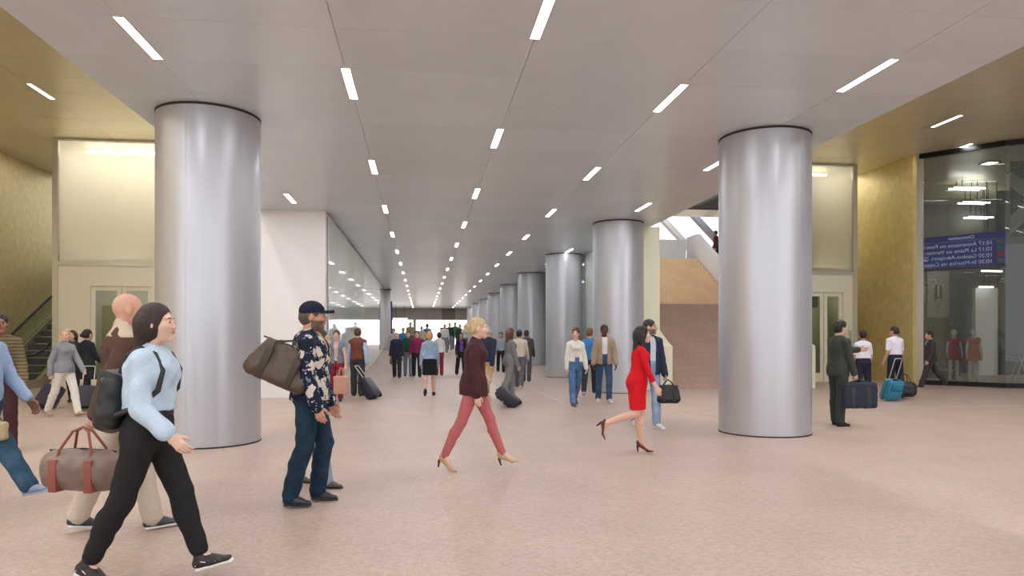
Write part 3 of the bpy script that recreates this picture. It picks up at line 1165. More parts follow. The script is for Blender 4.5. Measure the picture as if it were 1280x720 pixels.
def person(label, u, v, H, heading, sex='m', skin_c=(214, 172, 150), hair=('short', (60, 46, 38)), legs=((12, 6, 0), (-12, 8, 0)),
           arms=((-10, 15, 8), (12, 20, 8)), tops=(), bottom=None, shoes=('dress', (40, 34, 32), (30, 28, 28)), lean=2, hyaw=0, hpitch=0,
           lod=None, beard=None, group=None, build=1.0, hands=('relaxed', 'relaxed'), pos=None, twist=0, hat=None, roll=0, brows=None):
    X, Y, Z0 = pos if pos else spot(u, v)
    dist = math.hypot(X, Y)
    if lod is None:
        lod = 0 if dist < 10.2 else (1 if dist < 20.5 else 2)
    s = H / 1.75
    root = tag(empty('person', (X, Y, Z0), -rad(heading)), label, 'person', group)
    gh = {0: .0085, 1: .0125, 2: .02}[lod]
    bh = {0: .011, 1: .014, 2: .022}[lod]
    female = sex == 'f'
    # ---- joints
    ln = rad(lean)
    Yt, Zt = V3(0, math.cos(ln), -math.sin(ln)), V3(0, math.sin(ln), math.cos(ln))
    Xt = V3(1, 0, 0)
    tw = rad(twist)
    Xs = V3(math.cos(tw), math.sin(tw), 0)
    heel = shoes[0] == 'heel'
    J = {}
    P = V3(0, 0, 0)

    def T(x, y, z, shoulder=False):
        return P + ((Xs if shoulder else Xt) * x + Yt * y + Zt * z) * s
    for i, sg in ((0, -1), (1, 1)):
        leg = legs[i]
        th, kn, ft = rad(leg[0]), rad(leg[1]), rad(leg[2])
        ab = rad(leg[3] if len(leg) > 3 else 2.0)
        J['hip', i] = P + V3(sg * (.09 if not female else .085), 0, -.035) * s
        d = V3(sg * math.sin(ab), math.sin(th) * math.cos(ab), -math.cos(th) * math.cos(ab))
        J['knee', i] = J['hip', i] + d * .425 * s
        a2 = th - kn
        d = V3(sg * math.sin(ab) * .3, math.sin(a2), -math.cos(a2))
        J['ankle', i] = J['knee', i] + unit(d) * .415 * s
        J['foot', i] = rot_frame(-sg * rad(6), ft)
    arm_len = (.285, .25)
    sh = (.170, .418) if not female else (.142, .408)
    for i, sg in ((0, -1), (1, 1)):
        fl_, el, ab = [rad(x) for x in arms[i][:3]]
        J['sho', i] = T(sg * sh[0] * build, 0, sh[1], True)
        d = V3(sg * math.sin(ab), math.sin(fl_) * math.cos(ab), -math.cos(fl_) * math.cos(ab))
        J['elb', i] = J['sho', i] + d * arm_len[0] * s
        a2 = fl_ + el
        inw = rad(arms[i][3]) if len(arms[i]) > 3 else ab * .3
        d = unit(V3(sg * math.sin(inw), math.sin(a2) * math.cos(inw), -math.cos(a2) * math.cos(inw)))
        J['wri', i] = J['elb', i] + d * arm_len[1] * s
        J['fore', i] = d
    # ---- stand on the floor
    aj = ANKLE['heel'] if heel else ANKLE['flat']
    low = 1e9
    for i in (0, 1):
        R = J['foot', i]
        for q in ((0, -.05, -aj), (0, .17, -aj)):
            low = min(low, (J['ankle', i] + (np.array(q) @ R) * s)[2])
    up = V3(0, 0, -low)
    # ---- hips stay over the base
    P = P + up
    for k in J:
        if k[0] not in ('foot', 'fore'):
            J[k] = J[k] + up
    headc = T(0, .014, .648)
    if female:
        headc = T(0, .014, .640)
    HR = rot_frame(-rad(hyaw), rad(hpitch) - ln * .3, rad(roll))
    allp = [J[k] for k in J if k[0] not in ('foot', 'fore')] + [headc, P]
    lo, hi = np.min(allp, 0) - .22, np.max(allp, 0) + .22
    MSK = skin(skin_c)
    HS = 1.04
    MH = hairmat(hair[1])

    def torso(f, g, z0=-9, z1=9, bust=True, w=1.0):
        seg = TORSO[sex]
        for a, b in zip(seg, seg[1:]):
            if b[0] < z0 or a[0] > z1:
                continue
            ua = b[0] >= .3
            f.cone(T(0, -.005 if a[0] > .25 else 0, a[0], a[0] > .25), T(0, -.005 if b[0] > .25 else 0, b[0], ua), a[1] * s * build * w, b[1] * s * build * w,
                   a[2] / a[1], b[2] / b[1], side=Xs if ua else Xt, k=.03, g=g)
        if z1 > .4:
            for i, sg in ((0, -1), (1, 1)):
                f.cone(T(sg * .03, -.014, .452, True), J['sho', i] + V3(0, 0, .002), .046 * s, (.047 if female else .052) * s, k=.035, g=g * .8)
            if female and bust:
                for sg in (-1, 1):
                    f.ell(T(sg * .062, .078, .345, True), V3(.052, .05, .052) * s, .04, g=g * .7)
        if z0 < 0:
            for sg in (-1, 1):
                f.ell(T(sg * .066, -.065, -.045), V3(.078, .075, .085) * s * (1.0 if female else .95), .04, g=g * .8)

    def armf(f, i, g, frac=1.0, r=(.047, .040, .029)):
        q = .93 if female else 1.0
        if frac <= .5:
            e = J['sho', i] + (J['elb', i] - J['sho', i]) * frac * 2
            rr = r[0] + (r[1] - r[0]) * frac * 2
            f.cone(J['sho', i], e, r[0] * s * q, rr * s * q, k=.014, g=g)
        else:
            f.cone(J['sho', i], J['elb', i], r[0] * s * q, r[1] * s * q, k=.014, g=g)
            e = J['elb', i] + (J['wri', i] - J['elb', i]) * (frac * 2 - 1)
            f.cone(J['elb', i], e, r[1] * s * q, (r[1] + (r[2] - r[1]) * (frac * 2 - 1)) * s * q, k=.008, g=g)

    def legf(f, i, g, frac=1.0, r=(.088, .058, .04), k=.03, gk=None):
        f.cone(J['hip', i], J['knee', i], r[0] * s, r[1] * s, 1.02, 1.0, k=k, g=g)
        if frac > .5:
            c = (J['knee', i] * .68 + J['ankle', i] * .32) + V3(0, -.012, 0) * s
            e = J['knee', i] + (J['ankle', i] - J['knee', i]) * (frac * 2 - 1)
            f.cone(J['knee', i], c, r[1] * s, (r[1] - .001) * s, k=.02, g=g)
            f.cone(c, e, (r[1] - .001) * s, r[2] * s, k=.02, g=g)

    # ---- body
    f = Field(lo, hi, bh)
    covered = -.014
    torso(f, covered)
    bare_arm = [min([1.0] + [1.0]) for _ in (0, 1)]
    for i in (0, 1):
        slv = max([t_.get('sleeve', 1.0) for t_ in tops] + [0])
        armf(f, i, 0.0 if slv < .9 else -.008)
        skirt = bottom and bottom['kind'] in ('skirt', 'dress')
        legf(f, i, 0.0 if skirt else -.012)
        R = J['foot', i]
        if heel:
            f.cone(J['ankle', i], J['ankle', i] + (V3(0, .1, -.115) @ R) * s, .036 * s, .03 * s, 1, .6, k=.02)
            f.cone(J['ankle', i], J['ankle', i] + (V3(0, -.03, -.04) @ R) * s, .034 * s, .027 * s, k=.02)
        else:
            f.cone(J['ankle', i], J['ankle', i] + (V3(0, .08, -.05) @ R) * s, .034 * s, .026 * s, k=.02)
    nb, hn = T(0, -.02, .44), headc + (V3(0, -.035, -.14) @ HR) * s
    f.cone(nb, hn, (.058 if not female else .048) * s, (.052 if not female else .043) * s, k=.03)
    PP, QQ = [], []
    MI = []
    off = 0
    a, b = f.surface()
    PP.append(a); QQ.append(b); MI.append(np.zeros(len(b), int)); off += len(a)
    hp, hq = head_shape(sex, lod)
    c = hp[hq].mean(1)
    mi = np.zeros(len(hq), int)
    if lod < 2:
        ex = np.abs(c[:, 0])
        mi[(np.hypot(ex - .031, c[:, 2] - .006) < .0072) & (c[:, 1] > .07)] = 2
        mi[(np.abs(c[:, 2] - (.0305 - (ex - .03) ** 2 * 6)) < .0030) & (ex > .014) & (ex < .044) & (c[:, 1] > .066)] = 3
        mi[(np.hypot((ex) / .024, (c[:, 2] + .052) / .0105) < 1) & (c[:, 1] > .08)] = 1
    if beard:
        bz = (c[:, 2] < -.03) & (c[:, 1] > -.005) & (c[:, 2] > -.125) & ((c[:, 2] < -.068) | (np.abs(c[:, 0]) > .026) | (np.abs(c[:, 2] + .036) < .006))
        mi[bz & (mi != 1)] = 4
    hw, hq2 = place(hp * s * HS, hq, HR, headc)
    PP.append(hw); QQ.append(hq2 + off); MI.append(mi); off += len(hw)
    for i, sg in ((0, -1), (1, 1)):
        zp = J['fore', i]
        yp = V3(-sg, 0, 0) if not (len(arms[i]) > 4 and arms[i][4] == 'down') else V3(0, 0, -1)
        yp = unit(yp - zp * yp.dot(zp))
        xp = np.cross(yp, zp)
        fw = V3(0, 1, .25) if not (len(arms[i]) > 4 and arms[i][4] == 'down') else V3(-sg, 0, 0)
        if xp.dot(fw) < 0:
            xp = -xp
        pp, pq = hand_shape(hands[i], lod)
        hs = s * (.92 if female else 1.0)
        a, b = place(pp * hs, pq, [xp, yp, zp], J['wri', i])
        PP.append(a); QQ.append(b + off); MI.append(np.zeros(len(b), int)); off += len(a)
        J['palm', i] = J['wri', i] + zp * .085 * hs + yp * .03 * hs
    lipc = tuple(int(x * y_) for x, y_ in zip(skin_c, (.9, .76, .74)))
    me = np_mesh('body', np.concatenate(PP), np.concatenate(QQ), [MSK, skin(lipc), M_EYE, hairmat(brows or hair[1]), hairmat(beard) if beard else MH], np.concatenate(MI))
    link('body', me, None, root)
    # ---- hair, hat
    if hair[0] != 'bald':
        a, b = hair_shape(hair[0], lod)
        a, b = place(a * s * HS, b, HR, headc)
        link('hair', np_mesh('hair', a, b, [MH]), None, root)
    if hat:
        a, b = hair_shape('cap_hat', 0)
        a, b = place(a * s * HS, b, HR, headc)
        ho = link('cap', np_mesh('cap', a, b, [fabric(hat)]), None, root)
        a, b = hair_shape('cap_brim', 0)
        a, b = place(a * s * HS, b, HR, headc)
        link('brim', np_mesh('brim', a, b, [fabric(hat)]), None, ho)
    # ---- trousers, skirt, dress
    if bottom:
        m = fabric(bottom['c'], bottom.get('pat'), bottom.get('c2'))
        f = Field(lo, hi, gh)
        kind = bottom['kind']
        g = bottom.get('g', .012)
        if kind == 'trousers':
            torso(f, .006, -1, .12)
            f.cut(T(0, 0, .13), -Zt)
            fr = bottom.get('len', 1.0)
            for i in (0, 1):
                legf(f, i, g, fr, bottom.get('r', (.088, .062, .056)), k=.02)
            f.wrinkle(bottom.get('wr', .0022), .9, len(PEOPLE))
        else:
            fr = bottom.get('len', .9)
            ka = [J['hip', i] + (J['knee', i] - J['hip', i]) * fr for i in (0, 1)]
            mid = (ka[0] + ka[1]) / 2
            wd = abs(ka[0][0] - ka[1][0]) / 2 + bottom.get('flare', .085) * s
            dp = abs(ka[0][1] - ka[1][1]) / 2 + (bottom.get('flare', .085) - .005) * s
            if kind == 'dress':
                torso(f, .008)
                for i in (0, 1):
                    armf(f, i, .006, bottom.get('sleeve', .8))
            else:
                torso(f, .006, -1, .12)
                f.cut(T(0, 0, .15), -Zt)
            f.cone(T(0, -.01, -.03), mid, .16 * s, wd, .8, dp / wd, k=.05, g=.006)
            for i in (0, 1):
                f.cone(J['hip', i], ka[i], .092 * s, .075 * s, k=.04, g=.004)
            f.cut(mid, V3(0, 0, 1))
            if kind == 'dress':
                f.cut(T(0, .06, .452), unit(V3(0, -.55, -1)))
            f.wrinkle(.0012, .7, 1)
        a, b = f.surface()
        link(bottom.get('name', kind), np_mesh(kind, a, b, [m]), None, root)
        if bottom.get('belt'):
            f = Field(lo, hi, gh)
            torso(f, .012, -1, .12)
            f.cut(T(0, 0, .115), -Zt)
            f.cut(T(0, 0, .078), Zt)
            a, b = f.surface()
            if len(a):
                link('belt', np_mesh('belt', a, b, [mat('belt_leather', (36, 28, 24), .4)]), None, root)
    # ---- shirts, jackets, coats
    for n_, tp in enumerate(tops):
        f = Field(lo, hi, gh)
        g = tp.get('g', .012)
        hem = tp.get('hem', -.02)
        torso(f, g, -.5 if hem < .02 else 0, 9)
        if hem < -.06:
            mid = (J['hip', 0] + J['hip', 1]) / 2 + V3(0, 0, (hem - .02) * s)
            f.cone(T(0, 0, .02), mid, (.16 if female else .155) * s, (.165 + tp.get('flare', .0)) * s, .8, .82, k=.04, g=g)
        if tp.get('loose'):
            f.cone(T(0, -.01, .05), T(0, -.01, .36), .155 * s * build, .165 * s * build, .82, .8, k=.03, g=g * .6)
        f.cut(T(0, 0, hem), Zt)
        slv = tp.get('sleeve', 1.0)
        if slv > 0:
            for i in (0, 1):
                armf(f, i, tp.get('sg', g * .7 + .002), slv, tp.get('ar', (.050, .044, .036)))
        if tp.get('collar', True):
            f.cone(T(0, -.024, .455), T(0, -.016, .488 + tp.get('ch', 0)), (.064 if not female else .056) * s, (.06 if not female else .052) * s, k=.015, g=g * .3)
        if tp.get('hood'):
            f.ell(T(0, -.085, .44), V3(.11, .055, .075) * s, .03)
        f.wrinkle(tp.get('wr', .0026), .85, n_ + len(PEOPLE))
        cr = .056 if not female else .05
        f.cone(T(0, -.012, .485 + tp.get('ch', 0)), T(0, .03, .64), cr * s, (cr + .012) * s, k=.0, op='s')
        if tp.get('vneck'):
            f.cone(T(0, .13, .36), T(0, .06, .49), .012 * s, .075 * s, 1.2, k=.0, op='s', side=Xt)
        if tp.get('open') is not None:
            w0, w1 = tp['open']
            Xg, Yg, Zg = f.ax[0][:, None, None] - P[0], f.ax[1][None, :, None] - P[1], f.ax[2][None, None, :] - P[2]
            xt = Xg * Xt[0] + Yg * Xt[1] + Zg * Xt[2]
            yt = Xg * Yt[0] + Yg * Yt[1] + Zg * Yt[2]
            zt = Xg * Zt[0] + Yg * Zt[1] + Zg * Zt[2]
            ww = w0 + (w1 - w0) * np.clip(zt / (.5 * s), 0, 1)
            wedge = np.maximum(np.abs(xt) - ww * s, .03 - yt)
            f.v = np.maximum(f.v, -wedge.astype(np.float32))
        a, b = f.surface()
        o = link(tp['name'], np_mesh(tp['name'], a, b, [fabric(tp['c'], tp.get('pat'), tp.get('c2'))]), None, root)
    # ---- shoes
    for i in (0, 1):
        a, b = shoe_shape('heel' if heel else shoes[0], 'upper', lod)
        a, b = place(a * s, b, J['foot', i], J['ankle', i])
        so = link('shoe', np_mesh('shoe', a, b, [fabric(shoes[1], 'leather')]), None, root)
        if lod < 2 or heel:
            a, b = shoe_shape('heel' if heel else shoes[0], 'sole', lod)
            a, b = place(a * s, b, J['foot', i], J['ankle', i])
            if len(a):
                link('heel' if heel else 'sole', np_mesh('sole', a, b, [fabric(shoes[2], 'leather')]), None, so)
        if lod == 0 and shoes[0] == 'sneaker':
            def fp(*q):
                return tuple(J['ankle', i] + (V3(*q) @ J['foot', i]) * s)
            for q in (.05, .075, .10):
                tube('lace', [fp(-.022, q, -.018 - (q - .05) * .38), fp(0, q, -.010 - (q - .05) * .42), fp(.022, q, -.018 - (q - .05) * .38)], .004, M_SOLE_WHITE, so, 5)
            for sg in (-1, 1):
                tube('side_stripe', [fp(sg * .037, -.04, -.05), fp(sg * .041, .0, -.03), fp(sg * .042, .04, -.045), fp(sg * .043, .09, -.05)], .004, M_SOLE_WHITE, so, 5)
    J['P'], J['s'], J['root'], J['head'] = P, s, root, headc
    J['T'] = T
    PEOPLE.append(J)
    root['n'] = len(PEOPLE)
    del root['n']
    return J


def world_pt(J, p):
    r = J['root']
    c, s_ = math.cos(r.rotation_euler[2]), math.sin(r.rotation_euler[2])
    return Vector((r.location[0] + c * p[0] - s_ * p[1], r.location[1] + s_ * p[0] + c * p[1], r.location[2] + p[2]))


def palm(J, i):
    return world_pt(J, J['palm', i])
# ------------------------------------------------------------------ bags
def soft_mesh(name, size, r, h, m, wr=.004, taper=0.0, sag=0.0):
    L, W, Hh = size
    f = Field((-L / 2 - .05, -W / 2 - .05, -Hh / 2 - .05), (L / 2 + .05, W / 2 + .05, Hh / 2 + .05), h)
    f.rbox((0, 0, 0), (L / 2, W / 2, Hh / 2), r)
    if sag:
        f.ell((0, 0, -Hh * .2), (L * .56, W * .62, Hh * .34), .04)
    if taper:
        for sg in (-1, 1):
            f.cut((sg * L * .5, 0, -Hh * .25), V3(-sg, 0, -taper))
            f.cut((0, sg * W * .5, -Hh * .25), V3(0, -sg, -taper))
    f.wrinkle(wr, 1.0, L * 7)
    a, b = f.surface()
    return np_mesh(name, a, b, [m])


def hand_bag(name, label, cat, top, rz, size, drop, color, strap_c=None, r=.07, h=.012, pitch=0.0, taper=0.0, extras=True, pat='leather', roll=0.0):
    """soft bag hanging by two handles from the point top (a hand)"""
    m = fabric(color, pat)
    ms = fabric(strap_c or color, 'leather')
    L, W, Hh = size
    t = tag(empty(name, tuple(top), rz), label, cat)
    t.rotation_euler = (pitch, roll, rz)
    link('body', soft_mesh('body', size, r, h, m, taper=taper), None, t, (0, 0, -drop - Hh / 2))
    for sg in (-1, 1):
        y = sg * W * .3
        tube('handle', [(-L * .22, y * 1.5, -drop - Hh * .45), (-L * .2, y, -drop + .0), (-L * .1, y * .3, -.03), (0, 0, .0), (L * .1, y * .3, -.03), (L * .2, y, -drop + .0), (L * .22, y * 1.5, -drop - Hh * .45)],
             .010, ms, t, 8)
    if extras:
        tube('zip', [(-L * .42, 0, -drop - .012), (0, 0, -drop + .004), (L * .42, 0, -drop - .012)], .007, M_BLACK, t, 6)
        for sg in (-1, 1):
            box('patch', sg * L * .22 - .03, sg * L * .22 + .03, -W / 2 - .006, W / 2 + .006, -drop - Hh * .97, -drop - Hh * .2, ms, t, .004)
    return t


def trolley(label, base, rz, tilt, size, color, ext=.45, group=None):
    """two wheeled case leaning back on its wheels; local -y is the front pocket side"""
    w, d, hh = size
    t = tag(empty('trolley_case', base, rz), label, 'suitcase', group)
    t.rotation_euler = (rad(tilt), 0, rz)
    m = fabric(color, 'leather')
    dk = mat('case_trim', (24, 24, 26), .5)
    body = box('body', -w / 2, w / 2, -d / 2 + .03, d / 2 + .03, .045, hh, m, t, .035, 3)
    box('front_pocket', -w * .4, w * .4, -d / 2 - .015, -d / 2 + .05, .1, hh * .55, m, t, .02, 2)
    box('front_pocket', -w * .38, w * .38, -d / 2 - .005, -d / 2 + .05, hh * .6, hh * .9, m, t, .015, 2)
    box('trim_band', -w / 2 - .004, w / 2 + .004, .01, .03, .04, hh + .004, dk, t, .012, 2)
    for sg in (-1, 1):
        bm = bmesh.new()
        bm_tube(bm, [(sg * w * .36 - .015, d * .38, .045), (sg * w * .36 + .015, d * .38, .045)], .045, 14)
        link('wheel', bm_mesh(bm, 'wheel', True), dk, t)
    x = w * .26
    tube('handle', [(-x, d * .4, hh * .9), (-x, d * .4, hh + ext), (-x + .02, d * .4, hh + ext + .02), (x - .02, d * .4, hh + ext + .02), (x, d * .4, hh + ext), (x, d * .4, hh * .9)], .011, M_FRAME if ext > .2 else dk, t, 8)
    box('top_grip', -.08, .08, -.01, .03, hh, hh + .03, dk, t, .008)
    return t


def to_world(J, p):
    return world_pt(J, J['T'](*p))


CARRY = {}
# =================================================================== foreground people
J = person('woman in pale blue shirt and black trousers wearing a black backpack', 187, 727, 1.74, 96, 'f', (222, 182, 162), ('mid', (52, 36, 32)),
           legs=((21, 4, 14), (-17, 10, -22)), arms=((-16, 12, 8), (4, 44, 10)),
           tops=[dict(name='shirt', c=(188, 208, 224), g=.02, loose=1, hem=.11, sleeve=.9, sg=.012, ar=(.052, .055, .05), wr=.005, ch=.01)],
           bottom=dict(kind='trousers', c=(36, 35, 36), g=.011, r=(.090, .062, .046), len=.94, belt=1, wr=.003), shoes=('sneaker', (44, 30, 30), (228, 226, 220)), lean=3, hpitch=2, brows=(60, 42, 36))
CARRY['backpack'] = J
CARRY['bald'] = person('bald man in a dark brown jacket and beige trousers carrying a duffel', 154, 662, 1.88, 62, 'm', (206, 158, 136), ('bald', (150, 130, 115)),
       legs=((-14, 10, -10), (15, 6, 4)), arms=((14, 12, 6), (-26, 8, 8)), hands=('relaxed', 'grip'),
       tops=[dict(name='fur_collar', c=(196, 178, 156), g=.03, hem=.45, sleeve=0, ch=.05), dict(name='jacket', c=(84, 62, 52), g=.028, hem=-.06, ch=-.01, wr=.006)],
       bottom=dict(kind='trousers', c=(200, 186, 170), g=.016), shoes=('sneaker', (52, 54, 66), (226, 224, 220)), hpitch=-2)
CARRY['denim'] = person('man in blue denim jacket and teal jeans striding with suede shoes', -22, 634, 1.80, 97, 'm', (122, 84, 64), ('short', (24, 20, 18)),
       legs=((-14, 14, -16), (37, 6, 12)), arms=((18, 20, 8), (8, 26, 8)), hands=('relaxed', 'grip'),
       tops=[dict(name='shirt', c=(150, 170, 200), g=.014, hem=-.03, sleeve=.92)], bottom=dict(kind='trousers', c=(44, 72, 92), pat='denim', c2=(70, 98, 118), g=.016), shoes=('sneaker', (112, 128, 152), (150, 160, 176)))
person('man in olive striped pullover and maroon trousers beside the escalator', 0, 566, 1.83, 150, 'm', (150, 108, 84), ('short', (30, 24, 22)),
       legs=((10, 6, 0), (-8, 6, 0)), arms=((10, 24, 10), (6, 20, 8)),
       tops=[dict(name='pullover', c=(120, 106, 76), pat='stripe', c2=(84, 74, 56), g=.022, hem=-.03, sleeve=.94)], bottom=dict(kind='trousers', c=(70, 40, 44), g=.014), lod=1)
J = person('man in navy floral jacket, jeans and navy cap carrying a brown bag', 388, 630, 1.84, 92, 'm', (198, 146, 122), ('short', (92, 78, 66)),
           legs=((14, 22, -4), (-4, 12, 0)), arms=((6, 16, 6), (2, 16, 5)), hat=(30, 34, 52), beard=(120, 96, 80), hpitch=-2,
           tops=[dict(name='scarf', c=(178, 150, 112), g=.012, hem=.36, sleeve=0, ch=.03), dict(name='jacket', c=(28, 33, 52), pat='floral', c2=(205, 196, 184), g=.026, hem=-.06, hood=1, wr=.004, open=(-.1, .09))],
           bottom=dict(kind='trousers', c=(27, 46, 64), pat='denim', c2=(36, 58, 78), g=.013, r=(.090, .064, .058), wr=.0045), shoes=('dress', (40, 40, 44), (28, 28, 30)), build=1.1, lean=1)
CARRY['cap'] = J
person('person in light grey trousers hidden behind the man in floral jacket', 396, 608, 1.62, 95, 'f', (214, 172, 150), ('bob', (70, 52, 42)),
       legs=((-12, 8, -6), (12, 6, 0)), tops=[dict(name='coat', c=(60, 64, 80), g=.018, hem=-.1)], bottom=dict(kind='trousers', c=(150, 162, 180), g=.01), shoes=('dress', (90, 80, 74), (40, 36, 34)), lod=1)
person('blonde woman in maroon jacket and rose trousers walking in beige heels', 592, 588, 1.71, 96, 'f', (226, 186, 166), ('bun', (200, 174, 134)),
       legs=((26, 6, 10), (-19, 8, -14)), arms=((6, 10, 6), (-4, 12, 7)),
       tops=[dict(name='jacket', c=(74, 42, 46), g=.022, hem=-.13, flare=.015, ch=.025, sleeve=.98, wr=.004)],
       bottom=dict(kind='trousers', c=(184, 104, 104), g=.006, r=(.086, .056, .040), len=1.0), shoes=('heel', (190, 158, 116), (60, 44, 34)), lean=4, hpitch=-2, brows=(150, 118, 86))
person('woman with long dark hair in a red dress and maroon heels', 797, 567, 1.61, 98, 'f', (218, 174, 152), ('long', (34, 27, 28)),
       legs=((6, 4, 0), (-6, 66, -58)), arms=((-14, 16, 8), (16, 10, 9)),
       bottom=dict(kind='dress', c=(206, 22, 34), len=.88, sleeve=.78, flare=.072), shoes=('heel', (98, 34, 40), (70, 24, 30)), lean=5)
CARRY['navy'] = person('man in navy jacket and light jeans carrying a black leather bag', 811, 535, 1.82, 165, 'm', (200, 154, 130), ('crop', (48, 42, 40)),
       legs=((8, 8, 0), (-10, 16, -8)), arms=((4, 12, 10), (6, 12, 10)), hands=('grip', 'relaxed'), hyaw=-40, beard=(120, 100, 90),
       tops=[dict(name='shirt', c=(206, 212, 222), g=.003, hem=.1), dict(name='jacket', c=(44, 54, 74), g=.024, hem=-.1, open=(.05, .06))],
       bottom=dict(kind='trousers', c=(134, 156, 184), pat='denim', c2=(166, 184, 206)), shoes=('sneaker', (214, 214, 216), (236, 236, 236)))
CARRY['suit'] = person('man in dark green-grey suit pointing and holding a navy garment bag', 1048, 532, 1.80, 84, 'm', (206, 164, 142), ('thick', (42, 34, 30)),
       legs=((3, 2, 0), (-3, 2, 0)), arms=((62, 30, 2, -6), (10, 8, 6)), hands=('point', 'grip'),
       tops=[dict(name='shirt', c=(222, 226, 232), g=.003, hem=.1, ch=.012), dict(name='suit_jacket', c=(62, 66, 60), g=.024, hem=-.14, open=(-.02, .05), sleeve=.97)],
       bottom=dict(kind='trousers', c=(58, 62, 57), g=.018), shoes=('dress', (30, 27, 26), (24, 22, 22)))

# =================================================================== middle distance
CARRY['grey'] = person('blonde woman in grey jacket and white trousers pulling a navy suitcase', 80, 520, 1.72, 122, 'f', (220, 178, 156), ('crop', (190, 162, 124)),
       legs=((22, 8, 10), (-16, 14, -14)), arms=((24, 14, 10), (-14, 16, 16)), hands=('grip', 'grip'), hyaw=42,
       tops=[dict(name='jacket', c=(140, 142, 148), g=.02, hem=-.08, ch=.01)], bottom=dict(kind='trousers', c=(224, 218, 210), g=.008), shoes=('dress', (176, 148, 120), (150, 120, 96)))
person('dark haired woman in black coat half hidden by grey jacket', 91, 504, 1.70, 175, 'f', (206, 164, 142), ('mid', (44, 34, 30)),
       tops=[dict(name='coat', c=(40, 44, 58), g=.02, hem=-.3)], bottom=dict(kind='trousers', c=(34, 34, 38)))
CARRY['coat'] = person('woman with ponytail in a long black coat seen from behind', 108, 507, 1.72, 30, 'f', (206, 164, 142), ('pony', (34, 28, 28)),
       arms=((4, 12, 8), (16, 40, 6)), tops=[dict(name='coat', c=(38, 38, 44), g=.024, hem=-.36, flare=.05)], bottom=dict(kind='trousers', c=(40, 38, 40)), hands=('grip', 'relaxed'))
CARRY['vest'] = person('woman in sleeveless grey vest and red trousers holding a pink bag', 421, 501, 1.70, 184, 'f', (216, 176, 154), ('bun', (66, 46, 40)),
       arms=((4, 8, 14), (4, 8, 12)), hands=('grip', 'relaxed'), legs=((8, 5, 0), (-8, 8, -6)),
       tops=[dict(name='top', c=(206, 182, 178), g=.006, hem=.0, sleeve=.2), dict(name='vest', c=(126, 132, 140), g=.02, hem=-.04, sleeve=.05, open=(.03, .06))], bottom=dict(kind='trousers', c=(140, 44, 56), g=.006), shoes=('dress', (70, 50, 46), (40, 34, 32)))
CARRY['brownvest'] = person('man in brown knit vest with pale blue sleeves seen from behind', 447, 495, 1.76, 12, 'm', (206, 160, 136), ('short', (80, 56, 42)),
       arms=((2, 12, 12), (-14, 8, 14)), hands=('relaxed', 'grip'), legs=((4, 3, 0), (-4, 3, 0)),
       tops=[dict(name='shirt', c=(170, 194, 220), g=.014, hem=.1), dict(name='knit_vest', c=(116, 66, 54), g=.024, hem=-.02, sleeve=0)], bottom=dict(kind='trousers', c=(62, 62, 66), g=.02))
person('woman with fair bob in denim jacket and black skirt seen from behind', 537, 495, 1.70, 2, 'f', (220, 178, 156), ('bob', (196, 156, 112)),
       legs=((-14, 26, -34), (12, 4, 0)), arms=((-6, 10, 12), (8, 10, 12)), tops=[dict(name='denim_jacket', c=(142, 166, 192), pat='denim', c2=(178, 196, 214), g=.024, hem=.02, hood=1)],
       bottom=dict(kind='skirt', c=(30, 30, 33), len=.86, flare=.09), shoes=('dress', (40, 34, 34), (28, 26, 26)))
CARRY['khaki'] = person('grey haired man in navy sweater and khaki trousers pulling a case', 609, 503, 1.80, 40, 'm', (212, 170, 148), ('short', (186, 182, 176)),
       legs=((14, 8, 0), (-16, 26, -30)), arms=((10, 16, 8), (-22, 6, 10)), hands=('relaxed', 'grip'), tops=[dict(name='sweater', c=(44, 50, 70), g=.022, hem=-.04)], bottom=dict(kind='trousers', c=(196, 164, 124), g=.018), shoes=('dress', (104, 84, 62), (60, 50, 40)))
person('woman in pale blue blouse half hidden behind the blonde woman in maroon', 600, 500, 1.66, 30, 'f', (216, 176, 154), ('bob', (150, 122, 96)), tops=[dict(name='blouse', c=(186, 204, 224), hem=-.02)], bottom=dict(kind='trousers', c=(90, 96, 110)))
person('woman with long brown hair in a grey trouser suit', 637, 502, 1.74, 75, 'f', (212, 170, 148), ('long', (92, 58, 44)), legs=((12, 10, 0), (-10, 20, -24)), arms=((0, 12, 8), (8, 10, 8)),
       tops=[dict(name='suit_jacket', c=(122, 122, 124), g=.02, hem=-.1)], bottom=dict(kind='trousers', c=(128, 127, 127), g=.016, r=(.088, .066, .064)))
person('man in beige sweater and grey trousers walking away past the columns', 649, 486, 1.76, 18, 'm', (170, 124, 100), ('short', (30, 26, 26)), legs=((16, 10, 0), (-14, 16, -18)),
       tops=[dict(name='sweater', c=(200, 188, 172), g=.02, hem=-.02)], bottom=dict(kind='trousers', c=(92, 94, 102), g=.016), shoes=('sneaker', (200, 196, 190), (226, 224, 220)))
person('man in dark jacket half hidden behind the beige sweater', 658, 478, 1.78, 15, 'm', (150, 106, 86), ('short', (50, 40, 36)), tops=[dict(name='jacket', c=(74, 74, 72), g=.02)], bottom=dict(kind='trousers', c=(70, 72, 80)))
person('man in grey checked shirt and dark trousers facing the maroon jacket woman', 626, 466, 1.76, 184, 'm', (196, 150, 126), ('short', (40, 34, 32)), tops=[dict(name='shirt', c=(140, 148, 162), pat='plaid', c2=(190, 196, 206))], bottom=dict(kind='trousers', c=(44, 46, 58)))
